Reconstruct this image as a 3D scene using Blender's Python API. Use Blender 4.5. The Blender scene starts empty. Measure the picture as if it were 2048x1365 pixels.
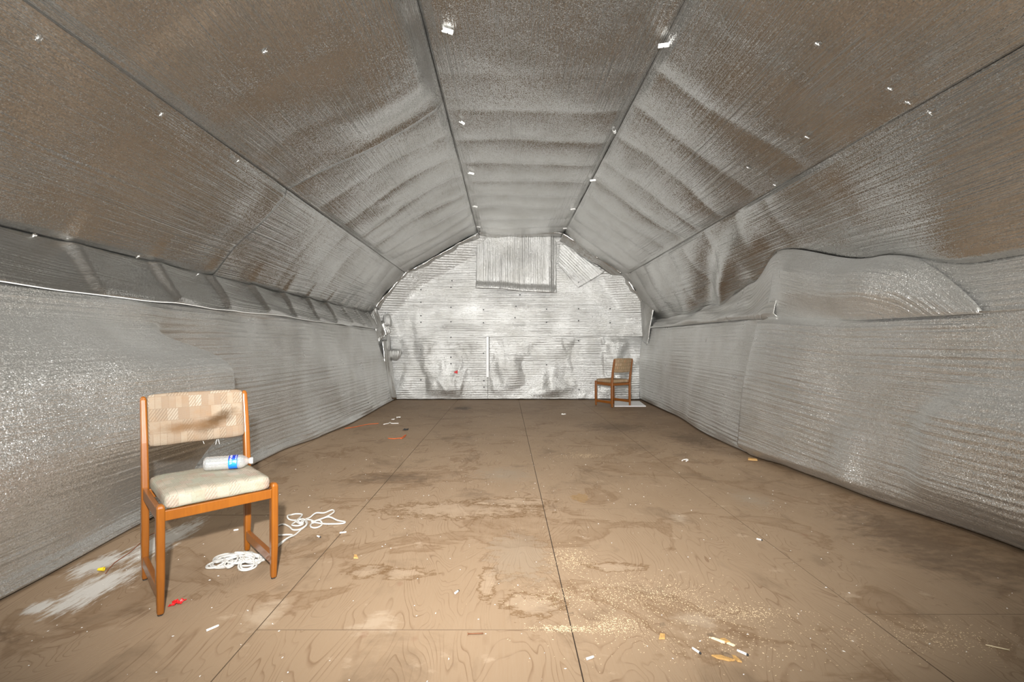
import bpy, bmesh, math, random
from mathutils import Vector, noise, Matrix
random.seed(7)

# ---------------------------------------------------------------- camera, world, lights, exposure
scene = bpy.context.scene
C = scene.collection
CAM_H = 1.085
FPX = 942.0            # focal length in pixels of the 2048 px wide frame
PX0, PY0 = 1012.0, 690.0

cam_d = bpy.data.cameras.new('camera')
cam = bpy.data.objects.new('camera', cam_d)
C.objects.link(cam)
cam.location = (0, 0, CAM_H)
cam.rotation_euler = (math.radians(90), 0, 0)
cam_d.sensor_width = 36.0
cam_d.lens = 36.0 * FPX / 2048.0
cam_d.shift_x = (1024 - PX0) / 2048.0
cam_d.shift_y = (PY0 - 682.5) / 2048.0
cam_d.clip_start = 0.02
scene.camera = cam

world = bpy.data.worlds.new('overcast_sky')
scene.world = world
world.use_nodes = True
bg = world.node_tree.nodes['Background']
bg.inputs['Color'].default_value = (0.88, 1.0, 0.97, 1)
bg.inputs['Strength'].default_value = 2.2

flash_d = bpy.data.lights.new('camera_flash', 'AREA')
flash_d.shape = 'DISK'
flash_d.size = 0.07
flash_d.energy = 310.0
flash_d.spread = math.radians(125)
flash_d.color = (1.0, 0.985, 0.965)
flash = bpy.data.objects.new('camera_flash', flash_d)
C.objects.link(flash)
flash.location = (-0.12, 0.0, 1.42)
flash.rotation_euler = (math.radians(100), 0, 0)

vs = scene.view_settings
scene.display_settings.display_device = 'sRGB'
vs.view_transform = 'Standard'
vs.look = 'None'
vs.gamma = 1.0
vs.use_curve_mapping = False
vs.exposure = -0.06
scene.cycles.use_denoising = True
scene.cycles.max_bounces = 7
scene.cycles.glossy_bounces = 5
scene.cycles.diffuse_bounces = 3
scene.cycles.adaptive_threshold = 0.08
scene.cycles.use_light_tree = False
scene.cycles.sample_clamp_indirect = 6.0

Y_BACK = 9.29
Y_FRONT = -3.2

# ---------------------------------------------------------------- helpers
def floor_at(px, py):
    """a floor point seen at a picture position -> world x, y"""
    y = FPX * CAM_H / (py - PY0)
    return ((px - PX0) / FPX * y, y)

def nz(x, y=0.0, z=0.0):
    return noise.noise(Vector((x, y, z)))

def sm(a, b, x):
    t = max(0.0, min(1.0, (x - a) / (b - a)))
    return t * t * (3 - 2 * t)

def gauss(x, c, s):
    return math.exp(-((x - c) / s) ** 2)

def lerp_table(tab, x):
    if x <= tab[0][0]:
        return tab[0][1]
    for (a, va), (b, vb) in zip(tab, tab[1:]):
        if x <= b:
            t = sm(a, b, x)
            return va + (vb - va) * t
    return tab[-1][1]

def link(o, parent=None):
    C.objects.link(o)
    if parent is not None:
        o.parent = parent
    return o

def mesh_obj(name, verts, faces, mat, parent=None, smooth=False, uvs=None):
    me = bpy.data.meshes.new(name)
    me.from_pydata(verts, [], faces)
    me.materials.append(mat)
    if smooth:
        me.polygons.foreach_set('use_smooth', [True] * len(me.polygons))
    if uvs is not None:
        lay = me.uv_layers.new(name='UVMap')
        idx = [0] * len(me.loops)
        me.loops.foreach_get('vertex_index', idx)
        flat = []
        for i in idx:
            flat.extend(uvs[i])
        lay.data.foreach_set('uv', flat)
    me.update()
    return link(bpy.data.objects.new(name, me), parent)

def bm_obj(name, bm, mat, parent=None, smooth=False):
    me = bpy.data.meshes.new(name)
    bm.normal_update()
    bm.to_mesh(me)
    bm.free()
    me.materials.append(mat)
    if smooth:
        me.polygons.foreach_set('use_smooth', [True] * len(me.polygons))
    return link(bpy.data.objects.new(name, me), parent)

def structure(o):
    o['kind'] = 'structure'
    return o

def empty(name, loc=(0, 0, 0), rz=0.0):
    o = bpy.data.objects.new(name, None)
    o.location = loc
    o.rotation_euler = (0, 0, rz)
    o.empty_display_size = 0.1
    return link(o)

def tag(o, label, cat, group=None):
    o['label'] = label
    o['category'] = cat
    if group:
        o['group'] = group
    return o

def bm_box(bm, x0, x1, y0, y1, z0, z1, bevel=0.0, segs=2):
    r = bmesh.ops.create_cube(bm, size=1.0)
    vs_ = r['verts']
    for v in vs_:
        v.co = Vector(((x0 + x1) / 2 + v.co.x * (x1 - x0), (y0 + y1) / 2 + v.co.y * (y1 - y0), (z0 + z1) / 2 + v.co.z * (z1 - z0)))
    if bevel > 0:
        es = list({e for v in vs_ for e in v.link_edges})
        bmesh.ops.bevel(bm, geom=es, offset=bevel, segments=segs, profile=0.5, affect='EDGES')

def tube_data(pts, r, segs=6, sub=4, taper=None):
    """smooth tube through points (Catmull-Rom)"""
    P = [Vector(p) for p in pts]
    Q = []
    n = len(P)
    for i in range(n - 1):
        p0, p1, p2, p3 = P[max(i - 1, 0)], P[i], P[i + 1], P[min(i + 2, n - 1)]
        for k in range(sub):
            t = k / sub
            Q.append(0.5 * ((2 * p1) + (p2 - p0) * t + (2 * p0 - 5 * p1 + 4 * p2 - p3) * t * t + (3 * p1 - p0 - 3 * p2 + p3) * t ** 3))
    Q.append(P[-1])
    verts, faces = [], []
    up = Vector((0, 0, 1))
    m = len(Q)
    for i, q in enumerate(Q):
        d = (Q[min(i + 1, m - 1)] - Q[max(i - 1, 0)])
        if d.length < 1e-9:
            d = Vector((1, 0, 0))
        d.normalize()
        a = d.cross(up)
        if a.length < 1e-3:
            a = d.cross(Vector((1, 0, 0)))
        a.normalize()
        b = a.cross(d)
        rr = r * (taper(i / (m - 1)) if taper else 1.0)
        for k in range(segs):
            an = 2 * math.pi * k / segs
            verts.append(q + a * (rr * math.cos(an)) + b * (rr * math.sin(an)))
    for i in range(m - 1):
        for k in range(segs):
            k2 = (k + 1) % segs
            faces.append((i * segs + k, i * segs + k2, (i + 1) * segs + k2, (i + 1) * segs + k))
    faces.append(tuple(range(segs - 1, -1, -1)))
    faces.append(tuple((m - 1) * segs + k for k in range(segs)))
    return verts, faces

def lathe_x(prof, segs=24):
    """profile of (x, r) turned about the x axis"""
    verts, faces = [], []
    for x, r in prof:
        for k in range(segs):
            a = 2 * math.pi * k / segs
            verts.append((x, r * math.cos(a), r * math.sin(a)))
    for i in range(len(prof) - 1):
        for k in range(segs):
            k2 = (k + 1) % segs
            faces.append((i * segs + k, (i + 1) * segs + k, (i + 1) * segs + k2, i * segs + k2))
    return verts, faces

# ---------------------------------------------------------------- materials
class NT:
    """small node-tree writer"""
    def __init__(self, name):
        self.mat = bpy.data.materials.new(name)
        self.mat.use_nodes = True
        self.t = self.mat.node_tree
        self.bsdf = self.t.nodes['Principled BSDF']
    def n(self, kind, **kw):
        nd = self.t.nodes.new(kind)
        for k, v in kw.items():
            setattr(nd, k, v)
        return nd
    def put(self, sock, val):
        if hasattr(val, 'is_output') or isinstance(val, bpy.types.NodeSocket):
            self.t.links.new(val, sock)
        else:
            sock.default_value = val
    def math(self, op, a, b=0.0, c=None, clamp=False):
        nd = self.n('ShaderNodeMath', operation=op, use_clamp=clamp)
        self.put(nd.inputs[0], a)
        self.put(nd.inputs[1], b)
        if c is not None:
            self.put(nd.inputs[2], c)
        return nd.outputs[0]
    def mapping(self, vec, scale=(1, 1, 1), loc=(0, 0, 0), rot=(0, 0, 0)):
        nd = self.n('ShaderNodeMapping')
        self.put(nd.inputs['Vector'], vec)
        nd.inputs['Scale'].default_value = scale
        nd.inputs['Location'].default_value = loc
        nd.inputs['Rotation'].default_value = rot
        return nd.outputs[0]
    def noise(self, vec, scale=5.0, detail=3.0, rough=0.5, dist=0.0):
        nd = self.n('ShaderNodeTexNoise')
        self.put(nd.inputs['Vector'], vec)
        nd.inputs['Scale'].default_value = scale
        nd.inputs['Detail'].default_value = detail
        nd.inputs['Roughness'].default_value = rough
        nd.inputs['Distortion'].default_value = dist
        return nd.outputs['Fac']
    def ramp(self, fac, stops):
        nd = self.n('ShaderNodeValToRGB')
        self.put(nd.inputs[0], fac)
        els = nd.color_ramp.elements
        while len(els) < len(stops):
            els.new(0.5)
        for e, (p, c) in zip(els, stops):
            e.position = p
            e.color = (c, c, c, 1) if isinstance(c, (int, float)) else (*c, 1)
        return nd.outputs[0]
    def mix(self, fac, a, b, blend='MIX'):
        nd = self.n('ShaderNodeMix', data_type='RGBA', blend_type=blend)
        self.put(nd.inputs[0], fac)
        for s, v in ((nd.inputs[6], a), (nd.inputs[7], b)):
            if isinstance(v, (tuple, list)) and len(v) == 3:
                v = (*v, 1)
            self.put(s, v)
        return nd.outputs[2]
    def bump(self, h, strength=0.3, dist=0.01, normal=None):
        nd = self.n('ShaderNodeBump')
        nd.inputs['Strength'].default_value = strength
        nd.inputs['Distance'].default_value = dist
        self.put(nd.inputs['Height'], h)
        if normal is not None:
            self.put(nd.inputs['Normal'], normal)
        return nd.outputs[0]
    def set(self, **kw):
        names = {'color': 'Base Color', 'rough': 'Roughness', 'metal': 'Metallic', 'normal': 'Normal', 'spec': 'Specular IOR Level',
                 'trans': 'Transmission Weight', 'ior': 'IOR', 'coat': 'Coat Weight', 'aniso': 'Anisotropic'}
        for k, v in kw.items():
            if isinstance(v, (tuple, list)) and len(v) == 3:
                v = (*v, 1)
            self.put(self.bsdf.inputs[names[k]], v)
        return self.mat

def plain(name, col, rough=0.6, metal=0.0, bump=0.0, bscale=60.0, vary=0.12):
    m = NT(name)
    co = m.n('ShaderNodeTexCoord').outputs['Object']
    f = m.noise(co, bscale, 3.0)
    c2 = tuple(c * (1 - vary * 2) for c in col)
    m.set(color=m.mix(f, c2, tuple(min(1, c * (1 + vary)) for c in col)), rough=rough, metal=metal)
    if bump:
        m.set(normal=m.bump(f, bump, 0.003))
    return m.mat

def foil_material(name, rough=0.24, streak=0.8, glint=0.08, wild=0.12, cell=210.0, tone=0.66, sheen=0.04, ribs=0.0):
    m = NT(name)
    uv = m.n('ShaderNodeUVMap').outputs[0]
    # long drawn streaks along the sheet (u runs along, v across, both in metres)
    s1 = m.noise(m.mapping(uv, (0.30, 34, 1)), 1.0, 3.0, 0.6)
    s2 = m.noise(m.mapping(uv, (0.9, 85, 1), (5.3, 1.7, 0)), 1.0, 2.0, 0.5)
    patch = m.ramp(m.noise(m.mapping(uv, (1.1, 1.5, 1), (2.2, 8.1, 0)), 1.0, 2.0), [(0.35, 0.15), (0.65, 1.0)])
    st = m.math('MULTIPLY', m.math('ADD', s1, m.math('MULTIPLY', s2, 0.35)), patch)
    cr = m.noise(m.mapping(uv, (5, 7, 1), (1, 2, 0)), 1.0, 4.0, 0.6)
    b1 = m.bump(st, streak, 0.022)
    b2 = m.bump(cr, 0.12, 0.02, b1)
    if ribs:
        # rows of bubbles pressed in lines across the sheet
        rb = m.n('ShaderNodeTexWave', bands_direction='Y', wave_profile='SIN')
        m.put(rb.inputs['Vector'], uv)
        rb.inputs['Scale'].default_value = 7.0
        rb.inputs['Distortion'].default_value = 1.2
        rb.inputs['Detail'].default_value = 2.0
        rb.inputs['Detail Scale'].default_value = 0.6
        rmask = m.ramp(m.noise(m.mapping(uv, (1.6, 1.1, 1), (4.4, 3.3, 0)), 1.0, 3.0, 0.6), [(0.38, 0.1), (0.62, 1.0)])
        b2 = m.bump(m.math('MULTIPLY', rb.outputs['Fac'], rmask), ribs, 0.006, b2)
    # woven mesh over the foil: every little cushion leans its own way and glints
    wv = m.n('ShaderNodeTexVoronoi', feature='F1')
    m.put(wv.inputs['Vector'], m.mapping(uv, (cell, cell, 1)))
    wv.inputs['Scale'].default_value = 1.0
    wv.inputs['Randomness'].default_value = 0.45
    cen = m.n('ShaderNodeVectorMath', operation='SUBTRACT')
    m.put(cen.inputs[0], wv.outputs['Color'])
    cen.inputs[1].default_value = (0.5, 0.5, 0.5)
    sc = m.n('ShaderNodeVectorMath', operation='SCALE')
    m.put(sc.inputs[0], cen.outputs[0])
    sc.inputs['Scale'].default_value = glint * 2
    # a few cushions lean far over: heavy-tailed spread (cube of the offset)
    sq = m.n('ShaderNodeVectorMath', operation='MULTIPLY')
    m.put(sq.inputs[0], cen.outputs[0])
    m.put(sq.inputs[1], cen.outputs[0])
    cb = m.n('ShaderNodeVectorMath', operation='MULTIPLY')
    m.put(cb.inputs[0], sq.outputs[0])
    m.put(cb.inputs[1], cen.outputs[0])
    tail = m.n('ShaderNodeVectorMath', operation='SCALE')
    m.put(tail.inputs[0], cb.outputs[0])
    tail.inputs['Scale'].default_value = wild * 8
    both = m.n('ShaderNodeVectorMath', operation='ADD')
    m.put(both.inputs[0], sc.outputs[0])
    m.put(both.inputs[1], tail.outputs[0])
    ad = m.n('ShaderNodeVectorMath', operation='ADD')
    m.put(ad.inputs[0], b2)
    m.put(ad.inputs[1], both.outputs[0])
    no = m.n('ShaderNodeVectorMath', operation='NORMALIZE')
    m.put(no.inputs[0], ad.outputs[0])
    dirt = m.noise(m.mapping(uv, (2.2, 2.6, 1), (9, 4, 0)), 1.0, 5.0, 0.6)
    col = m.mix(m.ramp(dirt, [(0.42, 0.0), (0.75, 1.0)]), (tone, tone, tone * 0.98), (tone * 0.85, tone * 0.84, tone * 0.80))
    sx = m.n('ShaderNodeSeparateXYZ')
    m.put(sx.inputs[0], wv.outputs['Color'])
    col = m.mix(m.math('MULTIPLY', sx.outputs[0], 0.22), col, (0.30, 0.29, 0.27))
    m.set(color=col, metal=1.0, rough=m.math('ADD', rough - 0.05, m.math('MULTIPLY', dirt, 0.10)), normal=no.outputs[0])
    # broad lobe of the woven threads on top of the mirror-like foil
    gl = m.n('ShaderNodeBsdfGlossy')
    m.put(gl.inputs['Color'], col)
    gl.inputs['Roughness'].default_value = 0.70
    m.put(gl.inputs['Normal'], no.outputs[0])
    mx = m.n('ShaderNodeMixShader')
    mx.inputs[0].default_value = sheen
    m.put(mx.inputs[1], m.bsdf.outputs[0])
    m.put(mx.inputs[2], gl.outputs[0])
    out = [n for n in m.t.nodes if n.type == 'OUTPUT_MATERIAL'][0]
    m.put(out.inputs['Surface'], mx.outputs[0])
    return m.mat

FOIL = foil_material('woven_foil')
FOIL_WALL = foil_material('woven_foil_wall', rough=0.29, streak=1.0, glint=0.22, wild=0.15, cell=270.0, tone=0.78, sheen=0.30, ribs=0.7)
FOIL_BACK = foil_material('woven_foil_bright', rough=0.54, streak=0.8, glint=0.12, wild=0.30, cell=180.0, tone=0.62, sheen=0.25, ribs=0.9)

def shell_material():
    m = NT('rough_sheathing_wood')
    co = m.n('ShaderNodeTexCoord').outputs['Object']
    f = m.noise(m.mapping(co, (2, 2, 30)), 1.0, 4.0)
    m.set(color=m.mix(f, (0.08, 0.05, 0.03), (0.22, 0.15, 0.09)), rough=0.85)
    return m.mat
SHELL = shell_material()

def floor_material():
    m = NT('stained_plywood')
    pos = m.n('ShaderNodeNewGeometry').outputs['Position']
    rnd = m.n('ShaderNodeObjectInfo').outputs['Random']
    off = m.n('ShaderNodeCombineXYZ')
    m.put(off.inputs[0], m.math('MULTIPLY', rnd, 37.0))
    m.put(off.inputs[1], m.math('MULTIPLY', rnd, 91.0))
    add = m.n('ShaderNodeVectorMath', operation='ADD')
    m.put(add.inputs[0], pos)
    m.put(add.inputs[1], off.outputs[0])
    loc = add.outputs[0]
    # cathedral grain: contour lines of a stretched noise
    g = m.noise(m.mapping(loc, (3.2, 1.0, 1)), 1.0, 2.5, 0.45, 0.6)
    lines = m.ramp(m.math('FRACT', m.math('MULTIPLY', g, 38.0)), [(0.0, 1.0), (0.08, 0.5), (0.22, 0.0), (0.93, 0.0), (1.0, 1.0)])
    fine = m.noise(m.mapping(loc, (120, 5, 1)), 1.0, 3.0, 0.6)
    broad = m.noise(m.mapping(pos, (0.55, 0.45, 1)), 1.0, 4.0, 0.55, 0.4)
    col = m.mix(broad, (0.19, 0.133, 0.080), (0.39, 0.285, 0.192))
    col = m.mix(m.math('MULTIPLY', fine, 0.60), col, (0.25, 0.16, 0.09))
    brk = m.ramp(m.noise(m.mapping(loc, (9, 4, 1)), 1.0, 3.0, 0.6), [(0.40, 0.0), (0.62, 1.0)])
    col = m.mix(m.math('MULTIPLY', m.math('MULTIPLY', lines, brk), 0.70), col, (0.15, 0.085, 0.045))
    # blotchy water stains with dark feathered edges
    w = m.noise(m.mapping(pos, (1.3, 1.7, 1), (3.1, 7.7, 0)), 1.0, 6.0, 0.62, 0.8)
    edge = m.ramp(w, [(0.545, 0.0), (0.575, 1.0), (0.585, 0.55), (0.66, 0.0)])
    col = m.mix(m.math('MULTIPLY', edge, 0.60), col, (0.15, 0.085, 0.04))
    pale = m.ramp(m.noise(m.mapping(pos, (5, 6.5, 1), (8, 2, 0)), 1.0, 5.0, 0.6), [(0.64, 0.0), (0.72, 1.0)])
    col = m.mix(m.math('MULTIPLY', pale, 0.40), col, (0.50, 0.39, 0.28))
    dk = m.ramp(m.noise(m.mapping(pos, (2.4, 1.9, 1), (1.4, 5.2, 0)), 1.0, 6.0, 0.65, 0.5), [(0.55, 0.0), (0.72, 1.0)])
    col = m.mix(m.math('MULTIPLY', dk, 0.70), col, (0.13, 0.085, 0.05))
    # trodden-in grime over the deep end and along the right-hand eave
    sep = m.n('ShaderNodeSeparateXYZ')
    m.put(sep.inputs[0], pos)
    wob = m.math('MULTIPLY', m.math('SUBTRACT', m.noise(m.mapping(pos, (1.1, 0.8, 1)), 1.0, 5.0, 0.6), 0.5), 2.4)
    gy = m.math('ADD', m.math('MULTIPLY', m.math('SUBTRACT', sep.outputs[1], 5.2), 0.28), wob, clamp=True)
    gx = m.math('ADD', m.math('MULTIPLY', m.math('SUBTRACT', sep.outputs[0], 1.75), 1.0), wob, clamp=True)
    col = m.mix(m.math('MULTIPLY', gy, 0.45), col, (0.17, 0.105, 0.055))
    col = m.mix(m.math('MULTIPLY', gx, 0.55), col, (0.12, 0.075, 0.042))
    # knots / plugs
    vor = m.n('ShaderNodeTexVoronoi', feature='F1')
    m.put(vor.inputs['Vector'], m.mapping(loc, (3.6, 2.6, 1)))
    vor.inputs['Scale'].default_value = 1.0
    knot = m.ramp(vor.outputs['Distance'], [(0.0, 1.0), (0.045, 0.7), (0.07, 0.0)])
    col = m.mix(m.math('MULTIPLY', knot, 0.45), col, (0.20, 0.10, 0.06))
    # single spills and stains: x, y, half-length x, half-length y, kind
    wn = m.noise(m.mapping(pos, (11, 20, 1)), 1.0, 6.0, 0.7)
    wn2 = m.noise(m.mapping(pos, (45, 9, 1)), 1.0, 4.0, 0.7)
    def blob(x, y, rx, ry, rough=2.9, src=None):
        v = m.mapping(pos, (1 / rx, 1 / ry, 0), (-x / rx, -y / ry, 0))
        ln = m.n('ShaderNodeVectorMath', operation='LENGTH')
        m.put(ln.inputs[0], v)
        return m.math('ADD', ln.outputs['Value'], m.math('MULTIPLY', m.math('SUBTRACT', src or wn, 0.5), rough))
    DARK, RING, WHITE, GREY = (0.075, 0.045, 0.025), (0.13, 0.068, 0.025), (0.58, 0.56, 0.52), (0.26, 0.21, 0.155)
    for x, y, rx, ry, kind in (
            (-0.66, 2.26, 0.11, 0.065, 'ring'), (-0.49, 2.24, 0.13, 0.06, 'ring'), (-0.08, 2.15, 0.045, 0.17, 'ring'),
            (0.06, 2.45, 0.17, 0.30, 'greyring'), (0.11, 1.97, 0.14, 0.10, 'ring'), (0.0, 3.95, 0.30, 0.28, 'grey'),
            (0.525, 3.34, 0.065, 0.09, 'amber'), (0.54, 2.30, 0.15, 0.05, 'ring'), (-0.743, 8.05, 0.17, 0.22, 'dark'),
            (1.45, 6.2, 0.55, 0.5, 'dirty'), (2.15, 5.4, 0.35, 0.6, 'dirty'), (2.3, 2.6, 0.35, 0.7, 'dirty'), (1.72, 3.3, 0.16, 0.22, 'grey'),
            (-0.30, 3.1, 0.55, 0.16, 'ring'), (0.05, 3.25, 0.30, 0.10, 'ring'), (-0.92, 3.85, 0.40, 0.20, 'dirty'), (-2.0, 1.75, 0.20, 0.06, 'dirty'),
            (-0.97, 1.90, 0.10, 0.13, 'pale'), (-0.50, 1.83, 0.10, 0.09, 'pale'), (1.08, 2.95, 0.06, 0.12, 'pale'), (0.75, 1.86, 0.10, 0.08, 'pale'),
            (-1.83, 2.10, 0.11, 0.26, 'white'), (-2.02, 2.33, 0.10, 0.16, 'white'), (-1.90, 2.62, 0.12, 0.35, 'white'), (-1.93, 1.95, 0.06, 0.07, 'white')):
        if kind == 'white':
            d = blob(x, y, rx, ry, 2.4, wn2)
            f = m.ramp(d, [(0.45, 0.85), (0.95, 0.0)])
            col = m.mix(f, col, WHITE)
            continue
        d = blob(x, y, rx, ry)
        if kind == 'ring':
            col = m.mix(m.ramp(d, [(0.0, 0.30), (0.75, 0.15), (0.95, 0.0)]), col, (0.45, 0.35, 0.25))
            col = m.mix(m.ramp(d, [(0.62, 0.0), (0.88, 0.75), (0.96, 0.5), (1.5, 0.0)]), col, RING)
        elif kind == 'greyring':
            col = m.mix(m.ramp(d, [(0.0, 0.4), (0.8, 0.3), (1.1, 0.0)]), col, GREY)
            col = m.mix(m.ramp(d, [(0.85, 0.0), (0.97, 0.5), (1.15, 0.0)]), col, RING)
        elif kind == 'grey':
            col = m.mix(m.ramp(d, [(0.0, 0.6), (1.1, 0.0)]), col, GREY)
        elif kind == 'amber':
            col = m.mix(m.ramp(d, [(0.0, 0.45), (0.8, 0.5), (0.92, 0.8), (1.0, 0.0)]), col, (0.26, 0.15, 0.05))
        elif kind == 'pale':
            col = m.mix(m.ramp(d, [(0.3, 0.35), (0.95, 0.0)]), col, (0.48, 0.39, 0.29))
        elif kind == 'dark':
            col = m.mix(m.ramp(d, [(0.6, 0.85), (1.1, 0.0)]), col, DARK)
        else:
            col = m.mix(m.ramp(d, [(0.2, 0.6), (1.2, 0.0)]), col, DARK)
    h = m.math('SUBTRACT', m.math('MULTIPLY', fine, 0.5), m.math('MULTIPLY', lines, 0.5))
    m.set(color=col, rough=0.62, spec=0.3, normal=m.bump(h, 0.25, 0.003))
    return m.mat
FLOOR = floor_material()

def wood_material():
    m = NT('orange_varnished_wood')
    co = m.n('ShaderNodeTexCoord').outputs['Object']
    f = m.noise(m.mapping(co, (90, 90, 9)), 1.0, 4.0, 0.6)
    b = m.noise(m.mapping(co, (9, 9, 5)), 1.0, 2.0)
    c = m.mix(f, (0.165, 0.047, 0.003), (0.275, 0.092, 0.006))
    c = m.mix(m.math('MULTIPLY', b, 0.45), c, (0.13, 0.034, 0.006))
    m.set(color=c, rough=0.32, coat=0.3, normal=m.bump(f, 0.08, 0.002))
    return m.mat
WOOD = wood_material()

def fabric_material(name, c1, c2, c3, seam, stain):
    """patchwork upholstery: woven rectangles, some hatched, with seams and grime"""
    m = NT(name)
    uv = m.n('ShaderNodeUVMap').outputs[0]
    br = m.n('ShaderNodeTexBrick')
    m.put(br.inputs['Vector'], m.mapping(uv, (1, 1, 1)))
    br.inputs['Scale'].default_value = 1.0
    br.inputs['Brick Width'].default_value = 0.046
    br.inputs['Row Height'].default_value = 0.058
    br.inputs['Mortar Size'].default_value = 0.0028 if seam else 0.0012
    br.inputs['Mortar Smooth'].default_value = 0.3
    br.offset = 0.37
    br.squash = 0.6
    br.squash_frequency = 3
    br.inputs['Color1'].default_value = (0, 0, 0, 1)
    br.inputs['Color2'].default_value = (1, 1, 1, 1)
    br.inputs['Mortar'].default_value = (0.5, 0.5, 0.5, 1)
    pick = br.outputs['Color']
    base = m.ramp(pick, [(0.0, c1), (0.45, c2), (0.8, c1), (1.0, c3)])
    wav = m.n('ShaderNodeTexWave')
    m.put(wav.inputs['Vector'], m.mapping(uv, (1, 1, 1), (0, 0, 0), (0, 0, 0.6)))
    wav.inputs['Scale'].default_value = 30.0
    wav.inputs['Distortion'].default_value = 0.5
    hat = m.ramp(pick, [(0.55, 0.0), (0.62, 1.0)])
    base = m.mix(m.math('MULTIPLY', m.math('MULTIPLY', m.ramp(wav.outputs['Fac'], [(0.5, 0.0), (0.7, 1.0)]), hat), 0.5), base, tuple(c * 0.55 for c in c2))
    wv = m.n('ShaderNodeTexWave', bands_direction='X')
    m.put(wv.inputs['Vector'], uv)
    wv.inputs['Scale'].default_value = 60.0
    wh = m.n('ShaderNodeTexWave', bands_direction='Y')
    m.put(wh.inputs['Vector'], uv)
    wh.inputs['Scale'].default_value = 60.0
    weave = m.math('MULTIPLY', wv.outputs['Fac'], wh.outputs['Fac'])
    base = m.mix(m.math('MULTIPLY', weave, 0.22), base, tuple(c * 0.5 for c in c1))
    base = m.mix(m.math('MULTIPLY', br.outputs['Fac'], 0.75 if seam else 0.12), base, tuple(c * 0.28 for c in c2))
    gr = m.noise(m.mapping(uv, (9, 11, 1)), 1.0, 6.0, 0.7)
    base = m.mix(m.math('MULTIPLY', m.ramp(gr, [(0.45, 0.0), (0.75, 1.0)]), 0.5), base, (0.20, 0.11, 0.05))
    spk = m.noise(m.mapping(uv, (160, 160, 1)), 1.0, 2.0, 0.5)
    base = m.mix(m.math('MULTIPLY', m.ramp(spk, [(0.66, 0.0), (0.72, 1.0)]), 0.6), base, (0.16, 0.10, 0.06))
    if stain:
        # a long dark smear rising to one side, and a soft tide mark below it
        wn = m.noise(m.mapping(uv, (10, 14, 1), (3, 3, 0)), 1.0, 5.0, 0.65)
        for x, y, rx, ry, rot, col, k in ((0.285, 0.100, 0.125, 0.042, 0.42, (0.055, 0.030, 0.012), 0.92), (0.15, 0.078, 0.17, 0.030, 0.03, (0.11, 0.058, 0.024), 0.75)):
            mp = m.n('ShaderNodeMapping', vector_type='TEXTURE')
            m.put(mp.inputs['Vector'], uv)
            mp.inputs['Location'].default_value = (x, y, 0)
            mp.inputs['Rotation'].default_value = (0, 0, rot)
            mp.inputs['Scale'].default_value = (rx, ry, 1)
            ln = m.n('ShaderNodeVectorMath', operation='LENGTH')
            m.put(ln.inputs[0], mp.outputs[0])
            d = m.math('ADD', ln.outputs['Value'], m.math('MULTIPLY', m.math('SUBTRACT', wn, 0.5), 1.6))
            base = m.mix(m.ramp(d, [(0.25, k), (1.1, 0.0)]), base, col)
    m.set(color=base, rough=0.9, spec=0.15, normal=m.bump(m.math('ADD', weave, m.math('MULTIPLY', gr, 1.5)), 0.5, 0.002))
    return m.mat
FAB_BACK = fabric_material('stained_beige_upholstery', (0.235, 0.188, 0.138), (0.185, 0.133, 0.092), (0.29, 0.250, 0.200), False, True)
FAB_SEAT = fabric_material('faded_pastel_upholstery', (0.345, 0.295, 0.235), (0.265, 0.265, 0.205), (0.34, 0.255, 0.205), False, False)
FAB_DARK = fabric_material('brown_patchwork_upholstery', (0.40, 0.29, 0.19), (0.30, 0.22, 0.13), (0.46, 0.27, 0.16), True, False)

WHITE_PL = plain('white_plastic', (0.82, 0.82, 0.80), 0.35)
DARK_MET = plain('dark_metal', (0.05, 0.05, 0.05), 0.5, 0.6)
WHITE_BD = plain('white_board', (0.80, 0.80, 0.80), 0.5, 0.0, 0.1)
ROPE = plain('white_cotton_rope', (0.58, 0.56, 0.52), 0.85, 0.0, 0.6, 700.0)
PAPER = plain('white_paper', (0.86, 0.84, 0.80), 0.8)
BURNT = plain('burnt_tip', (0.03, 0.03, 0.03), 0.9)
RED = plain('red_plastic', (0.55, 0.01, 0.012), 0.4)
YELLOW = plain('yellow_plastic', (0.80, 0.58, 0.02), 0.45)
RUST = plain('rusty_steel', (0.20, 0.085, 0.04), 0.8, 0.2, 0.4, 300.0)
CHIP = plain('amber_wood_chip', (0.52, 0.30, 0.10), 0.7, 0.0, 0.3, 200.0, 0.3)
CHIP_DARK = plain('grey_brown_wood_chip', (0.22, 0.15, 0.09), 0.8, 0.0, 0.3, 200.0, 0.3)
CHIP_PALE = plain('pale_splinter', (0.80, 0.66, 0.44), 0.75)
ORANGE = plain('orange_cord', (0.62, 0.13, 0.03), 0.6)
BROWN = plain('brown_wire', (0.26, 0.09, 0.04), 0.6)
BLACK = plain('black_rubber', (0.025, 0.025, 0.025), 0.6)
SAWDUST = plain('sawdust', (0.60, 0.46, 0.29), 0.9)
GRASS = plain('lawn', (0.10, 0.22, 0.05), 0.95, 0.0, 0.5, 8.0, 0.3)

# ---------------------------------------------------------------- the shell of the loft
# cross-section, left to right: floor, knee, break, flat, flat, break, knee, floor
KL, BL, FL = (-2.62, 1.70), (-1.94, 2.47), (-0.54, 3.25)
FR, BR, KR = (1.11, 3.25), (2.30, 2.42), (2.80, 1.66)
LEFT_FLOOR = [(-1.3, -2.12), (1.98, -2.13), (3.0, -2.20), (4.17, -2.267), (4.8, -2.28), (5.5, -2.18), (6.4, -2.12), (9.3, -2.19)]
RIGHT_FLOOR = [(-1.3, 2.75), (2.46, 2.71), (3.46, 2.55), (4.10, 2.49), (4.54, 2.385), (5.4, 2.39), (7.3, 2.58), (9.3, 2.64)]

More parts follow.
